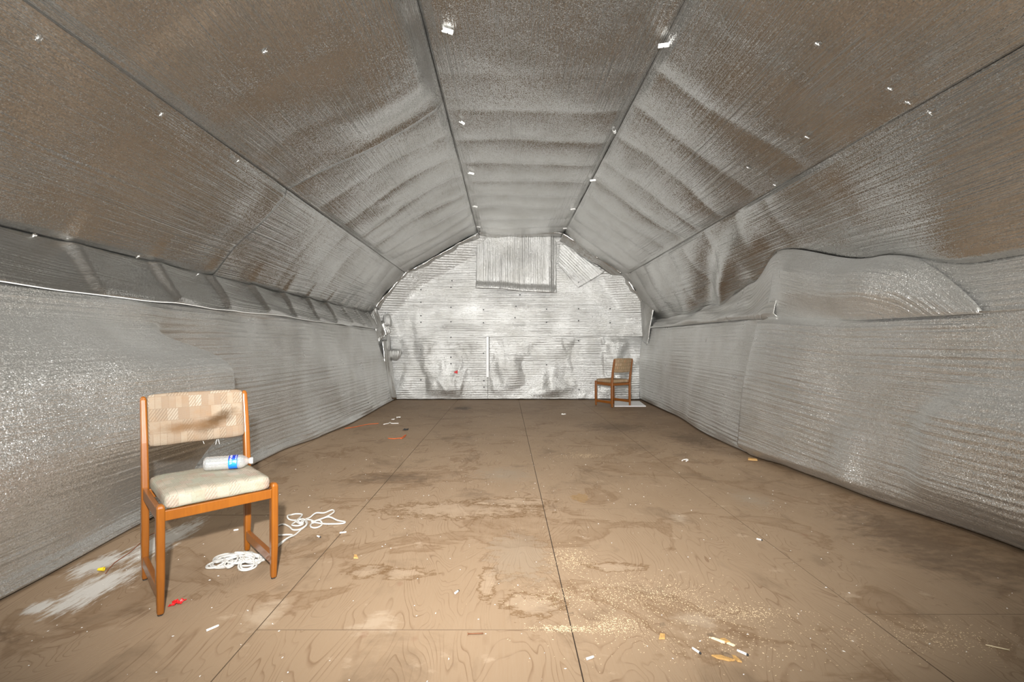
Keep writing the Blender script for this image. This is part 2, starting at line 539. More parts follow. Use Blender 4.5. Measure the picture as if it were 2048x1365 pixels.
def slab(name, pts, y0, y1, out, parent=None):
    """outer sheathing: a board strip following pts (x, z), pushed outwards"""
    verts, faces = [], []
    for (x, z), (ox, oz) in zip(pts, out):
        for yy in (y0, y1):
            verts.append((x + ox * 0.16, yy, z + oz * 0.16))
        for yy in (y0, y1):
            verts.append((x + ox * 0.20, yy, z + oz * 0.20))
    for i in range(len(pts) - 1):
        a, b = i * 4, (i + 1) * 4
        faces += [(a, b, b + 1, a + 1), (a + 2, a + 3, b + 3, b + 2), (a, a + 2, b + 2, b), (a + 1, b + 1, b + 3, a + 3)]
    faces += [(0, 1, 3, 2), (len(verts) - 4, len(verts) - 2, len(verts) - 1, len(verts) - 3)]
    return structure(mesh_obj(name, verts, faces, SHELL, parent))

ceiling = slab('ceiling', [KL, BL, FL, FR, BR, KR], Y_FRONT, Y_BACK + 0.3, [(-1, .3), (-.6, .8), (-.2, 1), (.2, 1), (.6, .8), (1, .3)])
wall_left = slab('wall_left', [(-2.45, -0.05), (-2.60, 1.0), KL], Y_FRONT, Y_BACK + 0.3, [(-1, 0), (-1, 0), (-1, .3)])
wall_right = slab('wall_right', [KR, (2.80, 1.0), (2.80, -0.05)], Y_FRONT, Y_BACK + 0.3, [(1, .3), (1, 0), (1, 0)])

OUT = [(-2.65, -0.05), (-2.78, 1.75), (-2.06, 2.6), (-0.57, 3.41), (1.14, 3.41), (2.42, 2.55), (2.98, 1.71), (3.0, -0.05)]
def end_wall(name, y0, y1):
    n = len(OUT)
    verts = [(x, y0, z) for x, z in OUT] + [(x, y1, z) for x, z in OUT]
    faces = [tuple(range(n)), tuple(range(2 * n - 1, n - 1, -1))] + [(i, i + n, (i + 1) % n + n, (i + 1) % n) for i in range(n)]
    return structure(mesh_obj(name, verts, faces, SHELL))
wall_back = end_wall('wall_back', Y_BACK + 0.14, Y_BACK + 0.20)

# gable wall behind the photographer, with the open loading door that lets the daylight in
DX0, DX1, DZ1 = -1.25, 1.35, 2.25
def front_wall():
    bm = bmesh.new()
    y0, y1 = Y_FRONT - 0.06, Y_FRONT
    def quad(a):
        f = [bm.verts.new((x, y0, z)) for x, z in a]
        g = [bm.verts.new((x, y1, z)) for x, z in a]
        bm.faces.new(f)
        bm.faces.new(g[::-1])
        for i in range(len(a)):
            j = (i + 1) % len(a)
            bm.faces.new((f[i], g[i], g[j], f[j]))
    quad([(-2.65, -.05), (-2.78, 1.75), (-2.06, 2.6), (DX0, 3.04), (DX0, -.05)])
    quad([(DX1, -.05), (DX1, 3.27), (2.42, 2.55), (2.98, 1.71), (3.0, -.05)])
    quad([(DX0, DZ1), (DX0, 3.04), (-.57, 3.41), (1.14, 3.41), (DX1, 3.27), (DX1, DZ1)])
    bmesh.ops.recalc_face_normals(bm, faces=bm.faces)
    return structure(bm_obj('wall_front', bm, SHELL))
wall_front = front_wall()
bm = bmesh.new()
bm_box(bm, DX0 - 0.09, DX0, Y_FRONT, Y_FRONT + 0.025, 0, DZ1 + 0.09, 0.004)
bm_box(bm, DX1, DX1 + 0.09, Y_FRONT, Y_FRONT + 0.025, 0, DZ1 + 0.09, 0.004)
bm_box(bm, DX0, DX1, Y_FRONT, Y_FRONT + 0.025, DZ1, DZ1 + 0.09, 0.004)
structure(bm_obj('trim_1', bm, WHITE_BD))

# ground outside, one storey below the loft door
structure(mesh_obj('ground', [(-40, -60, -2.9), (40, -60, -2.9), (40, -1.6, -2.9), (-40, -1.6, -2.9)], [(0, 1, 2, 3)], GRASS))

# ---------------------------------------------------------------- plywood floor
sub = bmesh.new()
bm_box(sub, -2.75, 3.0, Y_FRONT, Y_BACK + 0.3, -0.10, -0.019)
floor = structure(bm_obj('floor', sub, SHELL))
cols = [(-2.75, -2.17, 1.2), (-2.17, -0.95, 0.56), (-0.95, 0.25, 1.793), (0.25, 1.44, 0.676), (1.44, 2.66, 1.896), (2.66, 3.0, 0.8)]
for x0, x1, j in cols:
    ys = [Y_FRONT]
    y = j
    while y < Y_BACK + 0.1:
        if y > Y_FRONT + 0.05:
            ys.append(y)
        y += 2.44
    ys.append(Y_BACK + 0.14)
    for a, b in zip(ys, ys[1:]):
        bm = bmesh.new()
        g = 0.0022
        bm_box(bm, -(x1 - x0) / 2 + g, (x1 - x0) / 2 - g, -(b - a) / 2 + g, (b - a) / 2 - g, -0.018, 0.0)
        o = bm_obj('plywood_sheet', bm, FLOOR, floor)
        o.data.materials.append(SHELL)
        for p_ in o.data.polygons:
            if p_.normal.z < 0.5:
                p_.material_index = 1
        o.location = ((x0 + x1) / 2, (a + b) / 2, random.uniform(-0.0012, 0.0))

# ---------------------------------------------------------------- foil sheets
def sheet(name, parent, P, nu, nv, mat=FOIL, thick=0.004):
    """P(u, v) -> (x, y, z, along, across); u across the sheet, v along it; 0..1"""
    verts, uvs, faces = [], [], []
    for i in range(nu + 1):
        for j in range(nv + 1):
            x, y, z, s, t = P(i / nu, j / nv)
            verts.append((x, y, z))
            uvs.append((s, t))
    w = nv + 1
    for i in range(nu):
        for j in range(nv):
            faces.append((i * w + j, i * w + j + 1, (i + 1) * w + j + 1, (i + 1) * w + j))
    o = mesh_obj(name, verts, faces, mat, parent, True, uvs)
    md = o.modifiers.new('thickness', 'SOLIDIFY')
    md.thickness = thick
    md.offset = 0.0
    return o

def strip(name, parent, A, B, disp, y0, y1, nu, nv, seed, mat=FOIL, edge=0.06):
    """sheet between the long edges A(y) and B(y) (x, z), billowing inwards by disp(u, y)"""
    def P(u, v):
        y = y0 + (y1 - y0) * v
        ax, az = A(y)
        bx, bz = B(y)
        dx, dz = bx - ax, bz - az
        L = math.hypot(dx, dz)
        n1 = (-dz / L, dx / L)
        mx, mz = (ax + bx) / 2, (az + bz) / 2
        if n1[0] * (0.2 - mx) + n1[1] * (1.5 - mz) < 0:
            n1 = (-n1[0], -n1[1])
        e = min(1.0, min(u, 1 - u) / edge + 0.04)
        d = disp(u, y) * e
        return (ax + dx * u + n1[0] * d, y, az + dz * u + n1[1] * d, y + seed * 3.1, u * L + seed * 1.7)
    return sheet(name, parent, P, nu, nv, mat)

const = lambda p: (lambda y: p)
RAFT = 0.62

def sag(y, phase=0.0):
    """cushion shape between two rafters"""
    t = ((y + phase) / RAFT) % 1.0
    return (4 * t * (1 - t)) ** 0.8

# flat ceiling strip
def d_flat(u, y):
    e = abs(2 * u - 1)
    far = sm(3.0, 5.5, y)
    a = (0.006 + 0.020 * far) * sag(y + 0.05 * nz(u * 2, y, 3)) * (0.35 + 0.65 * (e ** 2 * (1 - far) + far))
    return a + 0.040 * nz(u * 1.6, y * 0.8, 1.0) + 0.008 * nz(u * 4, y * 2, 8.0) + 0.03 * (1 - e * e) * (0.4 + 0.6 * (1 - far))
strip('foil_sheet', ceiling, const((FL[0] - 0.01, FL[1])), const((FR[0] + 0.01, FR[1])), d_flat, Y_FRONT, Y_BACK, 70, 300, 1)

# left slopes: a near and a far sheet, lapped
JOINT_L = 4.13
def d_lu(u, y):
    lift = 0.10 * max(0.0, (y - 1.2) / 2.3) * sm(4.05, 3.5, y) * sm(0.75, 0.25, u) * sm(0.0, 0.12, u)
    far = sm(3.4, 6.0, y)
    a = (0.012 + 0.030 * far) * sag(y + 0.10 * nz(u * 1.5, y * 0.7, 5), 0.2) * (0.45 + 0.55 * abs(nz(u * 1.4, y * 1.1, 12)) * 2)
    return lift + a + 0.060 * nz(u * 1.4 + 3, y * 0.75, 2.0) + 0.010 * nz(u * 4, y * 2.0, 9.0)
strip('foil_sheet', ceiling, const((FL[0] - 0.012, FL[1] + 0.004)), const((BL[0], BL[1])), lambda u, y: d_lu(u, y) + 0.010 + 0.012 * sm(JOINT_L - 0.25, JOINT_L + 0.06, y), Y_FRONT, JOINT_L + 0.06, 70, 200, 2)
strip('foil_sheet', ceiling, const((FL[0] - 0.012, FL[1] + 0.004)), const((BL[0], BL[1])), d_lu, JOINT_L, Y_BACK, 70, 170, 2.4)

def d_ll(u, y):
    low = sm(0.6, 1.0, u)
    t = ((y - 0.1) / 0.66) % 1.0
    pleat = 0.022 * low * (1 - t) * sm(0, 0.06, t)
    return pleat + 0.065 * nz(u * 1.3 + 7, y * 0.8, 4.0) + 0.012 * sag(y, 0.4) * sm(3, 6, y) + 0.010 * nz(u * 3, y * 1.9, 6.0)
strip('foil_sheet', ceiling, const((BL[0] - 0.006, BL[1] + 0.006)), const(KL), lambda u, y: d_ll(u, y) + 0.010 * sm(JOINT_L - 0.25, JOINT_L + 0.06, y), Y_FRONT, JOINT_L + 0.06, 70, 200, 3)
strip('foil_sheet', ceiling, const((BL[0] - 0.006, BL[1] + 0.006)), const(KL), d_ll, JOINT_L, Y_BACK, 70, 170, 3.4)

# left eave band: pleated at each rafter, hem hanging over the wall sheet
HEM_L = lambda y: (-2.405 + 0.012 * nz(y * 1.3, 2, 0), 1.385 + 0.02 * nz(y * 0.9, 5, 0) + 0.012 * nz(y * 3, 1, 1))
def d_band(u, y):
    t = ((y - 0.1) / 0.66) % 1.0
    pl = (0.055 * (1 - t) ** 1.3 * sm(0, 0.14, t)) * (1 - 0.45 * u)
    return pl + 0.02 * nz(u * 2, y * 1.1, 2)
strip('foil_sheet', wall_left, const(KL), HEM_L, d_band, Y_FRONT, Y_BACK - 0.02, 34, 520, 4, FOIL, edge=0.10)

v_, f_ = tube_data([(HEM_L(y)[0] + 0.004, y, HEM_L(y)[1]) for y in [Y_FRONT + 0.02 + i * 0.15 for i in range(int((Y_BACK - Y_FRONT - 0.1) / 0.15))]], 0.0032, 6, 3)
mesh_obj('hem', v_, f_, WHITE_PL, wall_left, True)

# left wall
WALL_TOP_L = lambda y: (-2.455, 1.42)
WALL_BOT_L = lambda y: (lerp_table(LEFT_FLOOR, y) , 0.012)
def d_wl(u, y):
    z = (1 - u) * 1.42
    edge_y = 3.28 + 0.28 * sm(1.25, 0.75, z) - 0.10 * sm(0.7, 0.3, z)
    bul = 0.40 * sm(edge_y, edge_y - 0.20, y) * max(0.0, min(1.0, (y - 1.0) / 2.1)) * sm(0.10, 0.42, u) * sm(1.0, 0.60, u)
    dent = -0.07 * gauss(y, 2.95, 0.22) * gauss(z, 1.12, 0.16)
    tuck = 0.05 * gauss(y, 3.0, 0.30) * gauss(z, 1.32, 0.10)
    far = sm(3.6, 5.0, y)
    folds = far * (0.05 * nz(y * 1.7 + u * 1.2, u * 1.0, 3) + 0.018 * nz(y * 4.5 + u * 2.5, u * 1.5, 7))
    away = -0.13 * sm(4.5, 3.3, y) * sm(edge_y - 0.1, edge_y + 0.05, y) * sm(0.05, 0.3, u) * sm(1.0, 0.7, u)
    return bul + away + dent + tuck + folds + 0.065 * nz(u * 1.8, y * 1.0, 5) + 0.014 * nz(u * 4, y * 2.4, 15)
strip('foil_sheet', wall_left, WALL_TOP_L, WALL_BOT_L, d_wl, Y_FRONT, Y_BACK - 0.01, 110, 360, 5, FOIL_WALL)

# right slopes
def d_ru(u, y):
    near = sm(2.6, 3.6, y)
    a = (0.006 + 0.034 * near) * sag(y + 0.12 * nz(u * 1.6, y * 0.8, 25), 0.1) * (0.6 + 0.4 * nz(u * 2, y * 0.9, 31))
    return a + 0.055 * nz(u * 1.4 + 5, y * 0.75, 22.0) + 0.010 * nz(u * 4, y * 2.0, 29.0)
strip('foil_sheet', ceiling, const((FR[0] + 0.012, FR[1] + 0.004)), const(BR), d_ru, Y_FRONT, Y_BACK, 70, 300, 6)

KNEE_R = lambda y: (lerp_table([(-1.3, 2.80), (3.4, 2.74), (4.55, 2.65), (5.0, 2.68), (6.0, 2.80), (9.3, 2.88)], y), lerp_table([(-1.3, 1.52), (2.7, 1.56), (3.45, 1.73), (4.55, 1.99), (5.1, 1.76), (6.2, 1.55), (9.3, 1.54)], y))
def d_rl(u, y):
    fold = 0.11 * gauss(y - (u - 0.5) * 1.1, 5.35, 0.32) * sm(0.15, 0.8, u) - 0.06 * gauss(y - (u - 0.5) * 1.2, 6.0, 0.28) * sm(0.1, 0.7, u) + 0.07 * gauss(y - (u - 0.5) * 0.9, 6.75, 0.35) * sm(0.2, 0.9, u)
    a = 0.024 * sm(3.2, 4.2, y) * sag(y + 0.12 * nz(u * 1.6, y, 45), 0.1) * (1 - 0.5 * u)
    return fold + a + 0.07 * nz(u * 1.3 + 5, y * 0.9, 42.0) + 0.010 * nz(u * 4, y * 2.0, 49.0)
strip('foil_sheet', ceiling, const((BR[0] + 0.006, BR[1] + 0.010)), KNEE_R, d_rl, Y_FRONT, Y_BACK, 70, 320, 7)

# right eave band, far piece and near piece
SEAM_R = lambda y: (lerp_table([(-1.3, 2.68), (3.0, 2.66), (4.3, 2.585), (4.65, 2.57), (5.6, 2.63), (7.3, 2.68), (9.3, 2.72)], y),
                    lerp_table([(-1.3, 1.25), (2.4, 1.262), (3.4, 1.268), (4.5, 1.335), (5.2, 1.36), (7.0, 1.375), (9.3, 1.40)], y))
def d_rb_far(u, y):
    return 0.03 + 0.06 * gauss(y - u * 0.3, 6.3, 0.5) + 0.05 * nz(u * 1.5, y * 1.1, 60) + 0.02 * nz(u * 3, y * 2.2, 61)
strip('foil_sheet', wall_right, KNEE_R, lambda y: (SEAM_R(y)[0] - 0.012, SEAM_R(y)[1]), d_rb_far, 4.42, Y_BACK - 0.02, 34, 200, 8, FOIL_WALL)
def d_rb_near(u, y):
    b = 0.13 * sm(4.55, 4.1, y) * sm(2.60, 3.5, y) * sm(0.0, 0.35, u) * sm(1.05, 0.6, u)
    return 0.02 + b + 0.04 * sm(2.6, 3.2, y) * nz(u * 1.6, y * 1.0, 63)
def knee_patch(y):
    k = sm(2.60, 3.15, y) ** 0.5
    a, b = SEAM_R(y), KNEE_R(y)
    return (a[0] - 0.03 + (b[0] - a[0] + 0.012) * k, a[1] + 0.01 + (b[1] - a[1] - 0.01) * k)
strip('foil_sheet', wall_right, knee_patch, lambda y: (SEAM_R(y)[0] - 0.03, SEAM_R(y)[1] - 0.004), d_rb_near, 2.60, 4.57, 40, 110, 9, FOIL_WALL)
strip('foil_sheet', wall_right, KNEE_R, lambda y: (SEAM_R(y)[0] - 0.012, SEAM_R(y)[1]), lambda u, y: 0.005 + 0.012 * nz(u * 1.6, y, 66), Y_FRONT, 3.6, 26, 160, 10, FOIL_WALL)

# right wall: far piece, then the near piece lapped over it
WALL_TOP_R = lambda y: (SEAM_R(y)[0] + 0.012, SEAM_R(y)[1] + 0.02)
WALL_BOT_R = lambda y: (lerp_table(RIGHT_FLOOR, y), 0.018)
def d_wr_far(u, y):
    return 0.02 + 0.06 * nz(y * 1.3 + u * 0.4, u * 0.8, 70) + 0.03 * nz(y * 3.0 + u, u * 1.5, 71) + 0.008 * nz(y * 3, u * 6, 72)
strip('foil_sheet', wall_right, WALL_TOP_R, WALL_BOT_R, d_wr_far, 4.40, Y_BACK - 0.02, 90, 220, 11, FOIL_WALL)
def d_wr_near(u, y):
    z = (1 - u) * 1.3
    edge_y = 2.72 + 0.20 * sm(0.9, 0.55, z)
    dent = 0.09 * sm(edge_y + 0.12, edge_y - 0.12, y) * sm(0.25, 0.5, u) * sm(1.0, 0.8, u)
    belly = 0.05 * gauss(y, 3.5, 0.8) * gauss(u, 0.5, 0.4)
    kink = 0.045 * gauss(y, 3.45, 0.12) * sm(0.55, 0.9, u)
    lap = 0.12 * sm(3.0, 4.5, y)
    return 0.02 + dent + belly + kink + lap + 0.065 * nz(u * 1.6, y * 1.0, 75) + 0.014 * nz(u * 4, y * 2.4, 77)
strip('foil_sheet', wall_right, lambda y: (WALL_TOP_R(y)[0] - 0.012, WALL_TOP_R(y)[1]), lambda y: (WALL_BOT_R(y)[0] - 0.015, WALL_BOT_R(y)[1]), d_wr_near, Y_FRONT, 4.56, 100, 260, 12, FOIL_WALL)

# ---------------------------------------------------------------- foil on the back gable
LEFT_EDGE = [(0.0, -2.21), (1.3, -2.30), (1.60, -2.62), (1.70, -2.62), (2.47, -1.94), (3.25, -0.54)]
RIGHT_EDGE = [(0.0, 2.66), (1.3, 2.72), (1.60, 2.88), (1.66, 2.84), (2.42, 2.30), (3.25, 1.11)]
def lin(tab, x):
    if x <= tab[0][0]:
        return tab[0][1]
    for (a, va), (b, vb) in zip(tab, tab[1:]):
        if x <= b:
            return va + (vb - va) * (x - a) / (b - a)
    return tab[-1][1]
def seg_dist(px, pz, a, b):
    ax, az = a
    bx, bz = b
    t = ((px - ax) * (bx - ax) + (pz - az) * (bz - az)) / ((bx - ax) ** 2 + (bz - az) ** 2)
    t = max(0, min(1, t))
    return math.hypot(px - ax - t * (bx - ax), pz - az - t * (bz - az))
def back_upper(u, v):
    z = 1.245 + (3.25 - 1.245) * v
    x0, x1 = lin(LEFT_EDGE, z), lin(RIGHT_EDGE, z)
    x = x0 + (x1 - x0) * u
    dl = min(seg_dist(x, z, (-2.62, 1.70), (-1.94, 2.47)), seg_dist(x, z, (-1.94, 2.47), (-0.54, 3.25)), seg_dist(x, z, (-2.62, 1.70), (-2.40, 1.1)))
    dr = min(seg_dist(x, z, (2.84, 1.66), (2.30, 2.42)), seg_dist(x, z, (2.30, 2.42), (1.11, 3.25)) + 0.16, seg_dist(x, z, (2.84, 1.66), (2.70, 1.25)))
    wl, wr = 0.34, 0.40
    tilt = 0.55 * max(0, wl - dl) + 0.50 * max(0, wr - dr)
    fold = 0.03 * gauss(x + (z - 1.2) * 0.10, -1.72, 0.05) * sm(2.0, 1.3, z)
    d = 0.02 + tilt + fold + 0.018 * nz(x * 1.2, z * 0.9, 80) + 0.008 * nz(x * 3.5, z * 2.0, 81)
    if v < 0.02:
        d += 0.002
    return (x, Y_BACK - d, z, x, z)
sheet('foil_sheet', wall_back, back_upper, 90, 180, FOIL_BACK)
def ridge(x, z, pts, w, h):
    best = 9
    for a, b in zip(pts, pts[1:]):
        best = min(best, seg_dist(x, z, a, b))
    return h * math.exp(-(best / w) ** 2)
def back_lower(xa, xb, off, seed):
    def P(u, v):
        z = 0.012 + (1.27 - 0.012) * v
        gap = sm(0.62, 0.40, z) * 0.03
        x0, x1 = max(xa - (gap if seed else 0), lin(LEFT_EDGE, z)), min(xb + (0 if seed else gap), lin(RIGHT_EDGE, z) - 0.02)
        x = x0 + (x1 - x0) * u
        mid = sm(0.0, 0.18, v) * sm(1.0, 0.85, v)
        d = 0.012 + off + mid * (0.11 * nz(x * 1.6 + 0.4 * nz(z * 3, x, 3), z * 0.9, 90 + seed) + 0.022 * (1 - abs(nz(x * 2.6 + 0.8 * nz(z * 2, x * 2, 8), z * 0.8, 95))) ** 6 + 0.03 * nz(x * 4.2 + z, z * 1.6, 91) + 0.010 * nz(x * 9, z * 5, 92))
        d += ridge(x, z, [(-0.94, 1.12), (-0.78, 0.95), (-0.73, 0.75), (-0.85, 0.45), (-0.92, 0.1)], 0.03, 0.014)
        d += ridge(x, z, [(-0.55, 0.92), (-0.62, 0.70), (-0.70, 0.35)], 0.03, 0.010)
        d += 0.05 * gauss(x, -1.4, 0.38) * gauss(z, 0.35, 0.28)
        d += ridge(x, z, [(0.75, 0.75), (0.9, 0.45), (0.85, 0.15)], 0.10, 0.012) + ridge(x, z, [(1.25, 0.8), (1.35, 0.4), (1.5, 0.1)], 0.09, 0.012)
        d += ridge(x, z, [(1.9, 1.2), (1.95, 0.5)], 0.03, 0.02)
        return (x, Y_BACK - max(0.004, d), z + 0.006 * nz(x * 5, 3, 3) * (1 - v), x, z)
    return P
sheet('foil_sheet', wall_back, back_lower(-2.3, -0.385, 0.0, 0), 110, 60, FOIL_BACK)
sheet('foil_sheet', wall_back, back_lower(-0.335, 2.72, 0.0, 4), 170, 60, FOIL_BACK)
# white door stile showing in the slit between the two lower sheets
bm = bmesh.new()
bm_box(bm, -0.388, -0.338, Y_BACK - 0.062, Y_BACK + 0.03, 0.45, 1.243, 0.004)
bm_obj('door_stile', bm, WHITE_BD, wall_back)

# sheet tacked over the gable vent, lower hem curling out
def vent(u, v):
    x = -0.565 + (1.0 - (-0.565)) * u - 0.02 * (1 - v)
    z = 2.20 + (3.215 - 2.20) * v - 0.06 * u * (1 - v) - 0.03 * sm(0.3, 0.6, u) * (1 - v)
    curl = 0.09 * sm(0.14, 0.0, v) + 0.05
    d = curl + 0.10 * sm(1.0, 0.1, v) * 0.5 + 0.02 * nz(u * 2, v * 2, 100) + 0.08 * sm(0.90, 1.0, u) * -0.8
    d += 0.012 * nz(u * 14, v * 1.2, 101)
    return (x, Y_BACK - 0.05 - d, z - 0.02 * sm(0.06, 0, v), z, x)
sheet('vent_cover', wall_back, vent, 90, 50, FOIL_BACK, 0.008)
def patch(u, v):
    a, b, c, d_ = (1.06, 3.13), (1.92, 2.50), (1.42, 2.20), (1.02, 2.66)
    x = (a[0] * (1 - u) + b[0] * u) * v + (d_[0] * (1 - u) + c[0] * u) * (1 - v)
    z = (a[1] * (1 - u) + b[1] * u) * v + (d_[1] * (1 - u) + c[1] * u) * (1 - v)
    return (x, Y_BACK - 0.05 - 0.05 * sm(0.3, 1, u) * v - 0.012 * nz(u * 10, v * 1.5, 110), z, (x - z) * 0.7, (x + z) * 0.7)
sheet('foil_sheet', wall_back, patch, 40, 30, FOIL_BACK, 0.006)

# loose trim strips where slopes meet the gable
def edge_strip(path, w, seed, wave=0.02):
    pts = [Vector((x, 0, z)) for x, z in path]
    L = [0]
    for a, b in zip(pts, pts[1:]):
        L.append(L[-1] + (b - a).length)
    def at(s):
        for i in range(len(pts) - 1):
            if s <= L[i + 1] + 1e-6:
                t = (s - L[i]) / (L[i + 1] - L[i])
                return pts[i].lerp(pts[i + 1], t)
        return pts[-1]
    ctr = Vector((0.2, 0, 1.4))
    def P(u, v):
        s = L[-1] * v
        p = at(s)
        inn = (ctr - p).normalized()
        k = wave * nz(s * 3.2, seed, 0) + 0.5 * wave * nz(s * 8, seed, 3)
        q = p + inn * (0.02 + u * (w + 0.03 * nz(s * 2.3, seed, 7)) + k)
        return (q.x, Y_BACK - 0.26 + 0.17 * u - 0.6 * k, q.z, s, u * w)
    return P
sheet('foil_flap', wall_back, edge_strip([FL, (-1.2, 2.883), BL, (-2.62, 1.72)], 0.10, 1.3, 0.03), 6, 120, FOIL, 0.006)
sheet('foil_flap', wall_back, edge_strip([FR, (1.7, 2.84), BR, (2.86, 1.62)], 0.11, 5.7, 0.035), 6, 120, FOIL, 0.006)
sheet('foil_flap', wall_back, edge_strip([FL, FR], 0.05, 9.1, 0.02), 4, 60, FOIL, 0.006)

def quad_flap(a, b, c, d, bulge, parent, mat=FOIL, seed=0.0):
    """loose corner piece between four 3D corners, bowed towards the room"""
    A, B, C_, D = Vector(a), Vector(b), Vector(c), Vector(d)
    n = (B - A).cross(D - A).normalized()
    if n.y > 0:
        n = -n
    def P(u, v):
        p = (A * (1 - u) + B * u) * (1 - v) + (D * (1 - u) + C_ * u) * v
        p = p + n * (bulge * math.sin(math.pi * u) * math.sin(math.pi * min(1, v + 0.15) * 0.9) + 0.02 * nz(u * 2.5, v * 2.5, seed))
        return (p.x, p.y, p.z, v * (D - A).length, u * (B - A).length)
    return sheet('foil_flap', parent, P, 20, 24, mat, 0.006)
def W(px, py, y):
    return ((px - PX0) / FPX * y, y, CAM_H - (py - PY0) / FPX * y)
# left corner: two tongues hanging over the wall joint
quad_flap(W(752, 612, 8.95), W(724, 650, 8.75), W(748, 700, 8.75), W(770, 668, 8.95), 0.05, wall_left, FOIL, 1.0)
quad_flap(W(745, 645, 9.0), W(775, 640, 9.12), W(782, 665, 9.12), W(758, 682, 9.0), 0.03, wall_back, FOIL, 2.0)
# left corner cover strip down to the floor
quad_flap(W(764, 680, 9.02), W(778, 680, 9.20), W(793, 799, 9.20), W(776, 799, 9.02), 0.02, wall_left, FOIL, 3.0)
# right corner: long pointed tongue and the gaping slope edge above it
quad_flap(W(1280, 570, 9.16), W(1309, 612, 8.74), W(1294, 690, 8.85), W(1284, 680, 9.14), 0.04, wall_right, FOIL, 4.0)
quad_flap(W(1240, 548, 9.12), W(1252, 540, 8.8), W(1310, 600, 8.7), W(1300, 606, 9.05), 0.02, wall_right, FOIL, 5.0)

# foil-wrapped junction box and conduit on the left of the gable
def conduit():
    e = empty('conduit')
    e.parent = wall_back
    def lump(name, prof, x, y, seed):
        verts, faces = [], []
        S = 20
        for z, r in prof:
            for k in range(S):
                a = 2 * math.pi * k / S
                rr = r * (1 + 0.12 * nz(math.cos(a) * 2 + seed, math.sin(a) * 2, z * 9))
                verts.append((x + rr * math.cos(a), y + 0.7 * rr * math.sin(a), z))
        for i in range(len(prof) - 1):
            for k in range(S):
                k2 = (k + 1) % S
                faces.append((i * S + k, i * S + k2, (i + 1) * S + k2, (i + 1) * S + k))
        faces.append(tuple(range(S - 1, -1, -1)))
        faces.append(tuple((len(prof) - 1) * S + k for k in range(S)))
        uv = [(v[2] * 1.0, math.atan2(v[1] - y, v[0] - x) * 0.1) for v in verts]
        return mesh_obj(name, verts, faces, FOIL_BACK, e, True, uv)
    lump('junction_box', [(1.44, 0.055), (1.45, 0.085), (1.52, 0.088), (1.58, 0.085), (1.64, 0.072), (1.675, 0.045), (1.685, 0.01)], -2.30, 9.12, 1.0)
    lump('pipe', [(0.98, 0.030), (1.1, 0.034), (1.25, 0.032), (1.42, 0.036), (1.46, 0.036)], -2.28, 9.13, 2.0)
    lump('elbow', [(0.77, 0.02), (0.80, 0.07), (0.87, 0.115), (0.95, 0.125), (0.985, 0.11), (1.0, 0.05)], -2.17, 9.23, 3.0)
    lump('pipe_fitting', [(1.10, 0.03), (1.14, 0.06), (1.28, 0.065), (1.36, 0.05), (1.42, 0.03)], -2.375, 9.14, 4.0)
    return e
conduit()

# plastic clips along the two ceiling seams
def clip_mesh():
    bm = bmesh.new()
    R0, R1, S = 0.015, 0.018, 10
    rings = []
    for x in (-0.036, 0.036):
        o_, i_ = [], []
        for k in range(S + 1):
            a = math.pi + math.pi * k / S
            o_.append(bm.verts.new((x, R1 * math.cos(a), R1 * 1.1 * math.sin(a))))
            i_.append(bm.verts.new((x, R0 * math.cos(a), R0 * 1.1 * math.sin(a))))
        rings.append((o_, i_))
    (oa, ia), (ob, ib) = rings
    for k in range(S):
        bm.faces.new((oa[k], oa[k + 1], ob[k + 1], ob[k]))
        bm.faces.new((ia[k], ib[k], ib[k + 1], ia[k + 1]))
        bm.faces.new((oa[k], ia[k], ia[k + 1], oa[k + 1]))
        bm.faces.new((ob[k], ob[k + 1], ib[k + 1], ib[k]))
    for k in (0, S):
        bm.faces.new((oa[k], ob[k], ib[k], ia[k]))
    bmesh.ops.recalc_face_normals(bm, faces=bm.faces)
    return bm
clip0 = bm_obj('clip', clip_mesh(), WHITE_PL, ceiling)
bm = bmesh.new()
bmesh.ops.create_cone(bm, cap_ends=True, segments=10, radius1=0.0045, radius2=0.0035, depth=0.005)
screw0 = bm_obj('screw', bm, DARK_MET, clip0)
screw0.location = (0, 0, -0.021)
clips = [(895, 57, 25, 1.0), (924, 242, 60, 0.8), (942, 344, 35, 1), (950, 411, 40, 1), (957, 452, 40, 0.9),
         (1327, 86, -12, 1.0), (1229, 260, 70, 0.8), (1186, 358, -20, 1), (1146, 416, -30, 1), (1130, 455, -20, 0.9)]
for i, (px, py, rot, s) in enumerate(clips):
    H = 3.225
    y = FPX * (H - CAM_H) / (PY0 - py)
    x = (px - PX0) / FPX * y
    o = clip0
    if i:
        o = clip0.copy()
        link(o, ceiling)
        sc = screw0.copy()
        link(sc, o)
    o.location = (x, y, H - 0.012)
    o.rotation_euler = (0, 0, math.radians(rot))
    o.scale = (s, s, s)

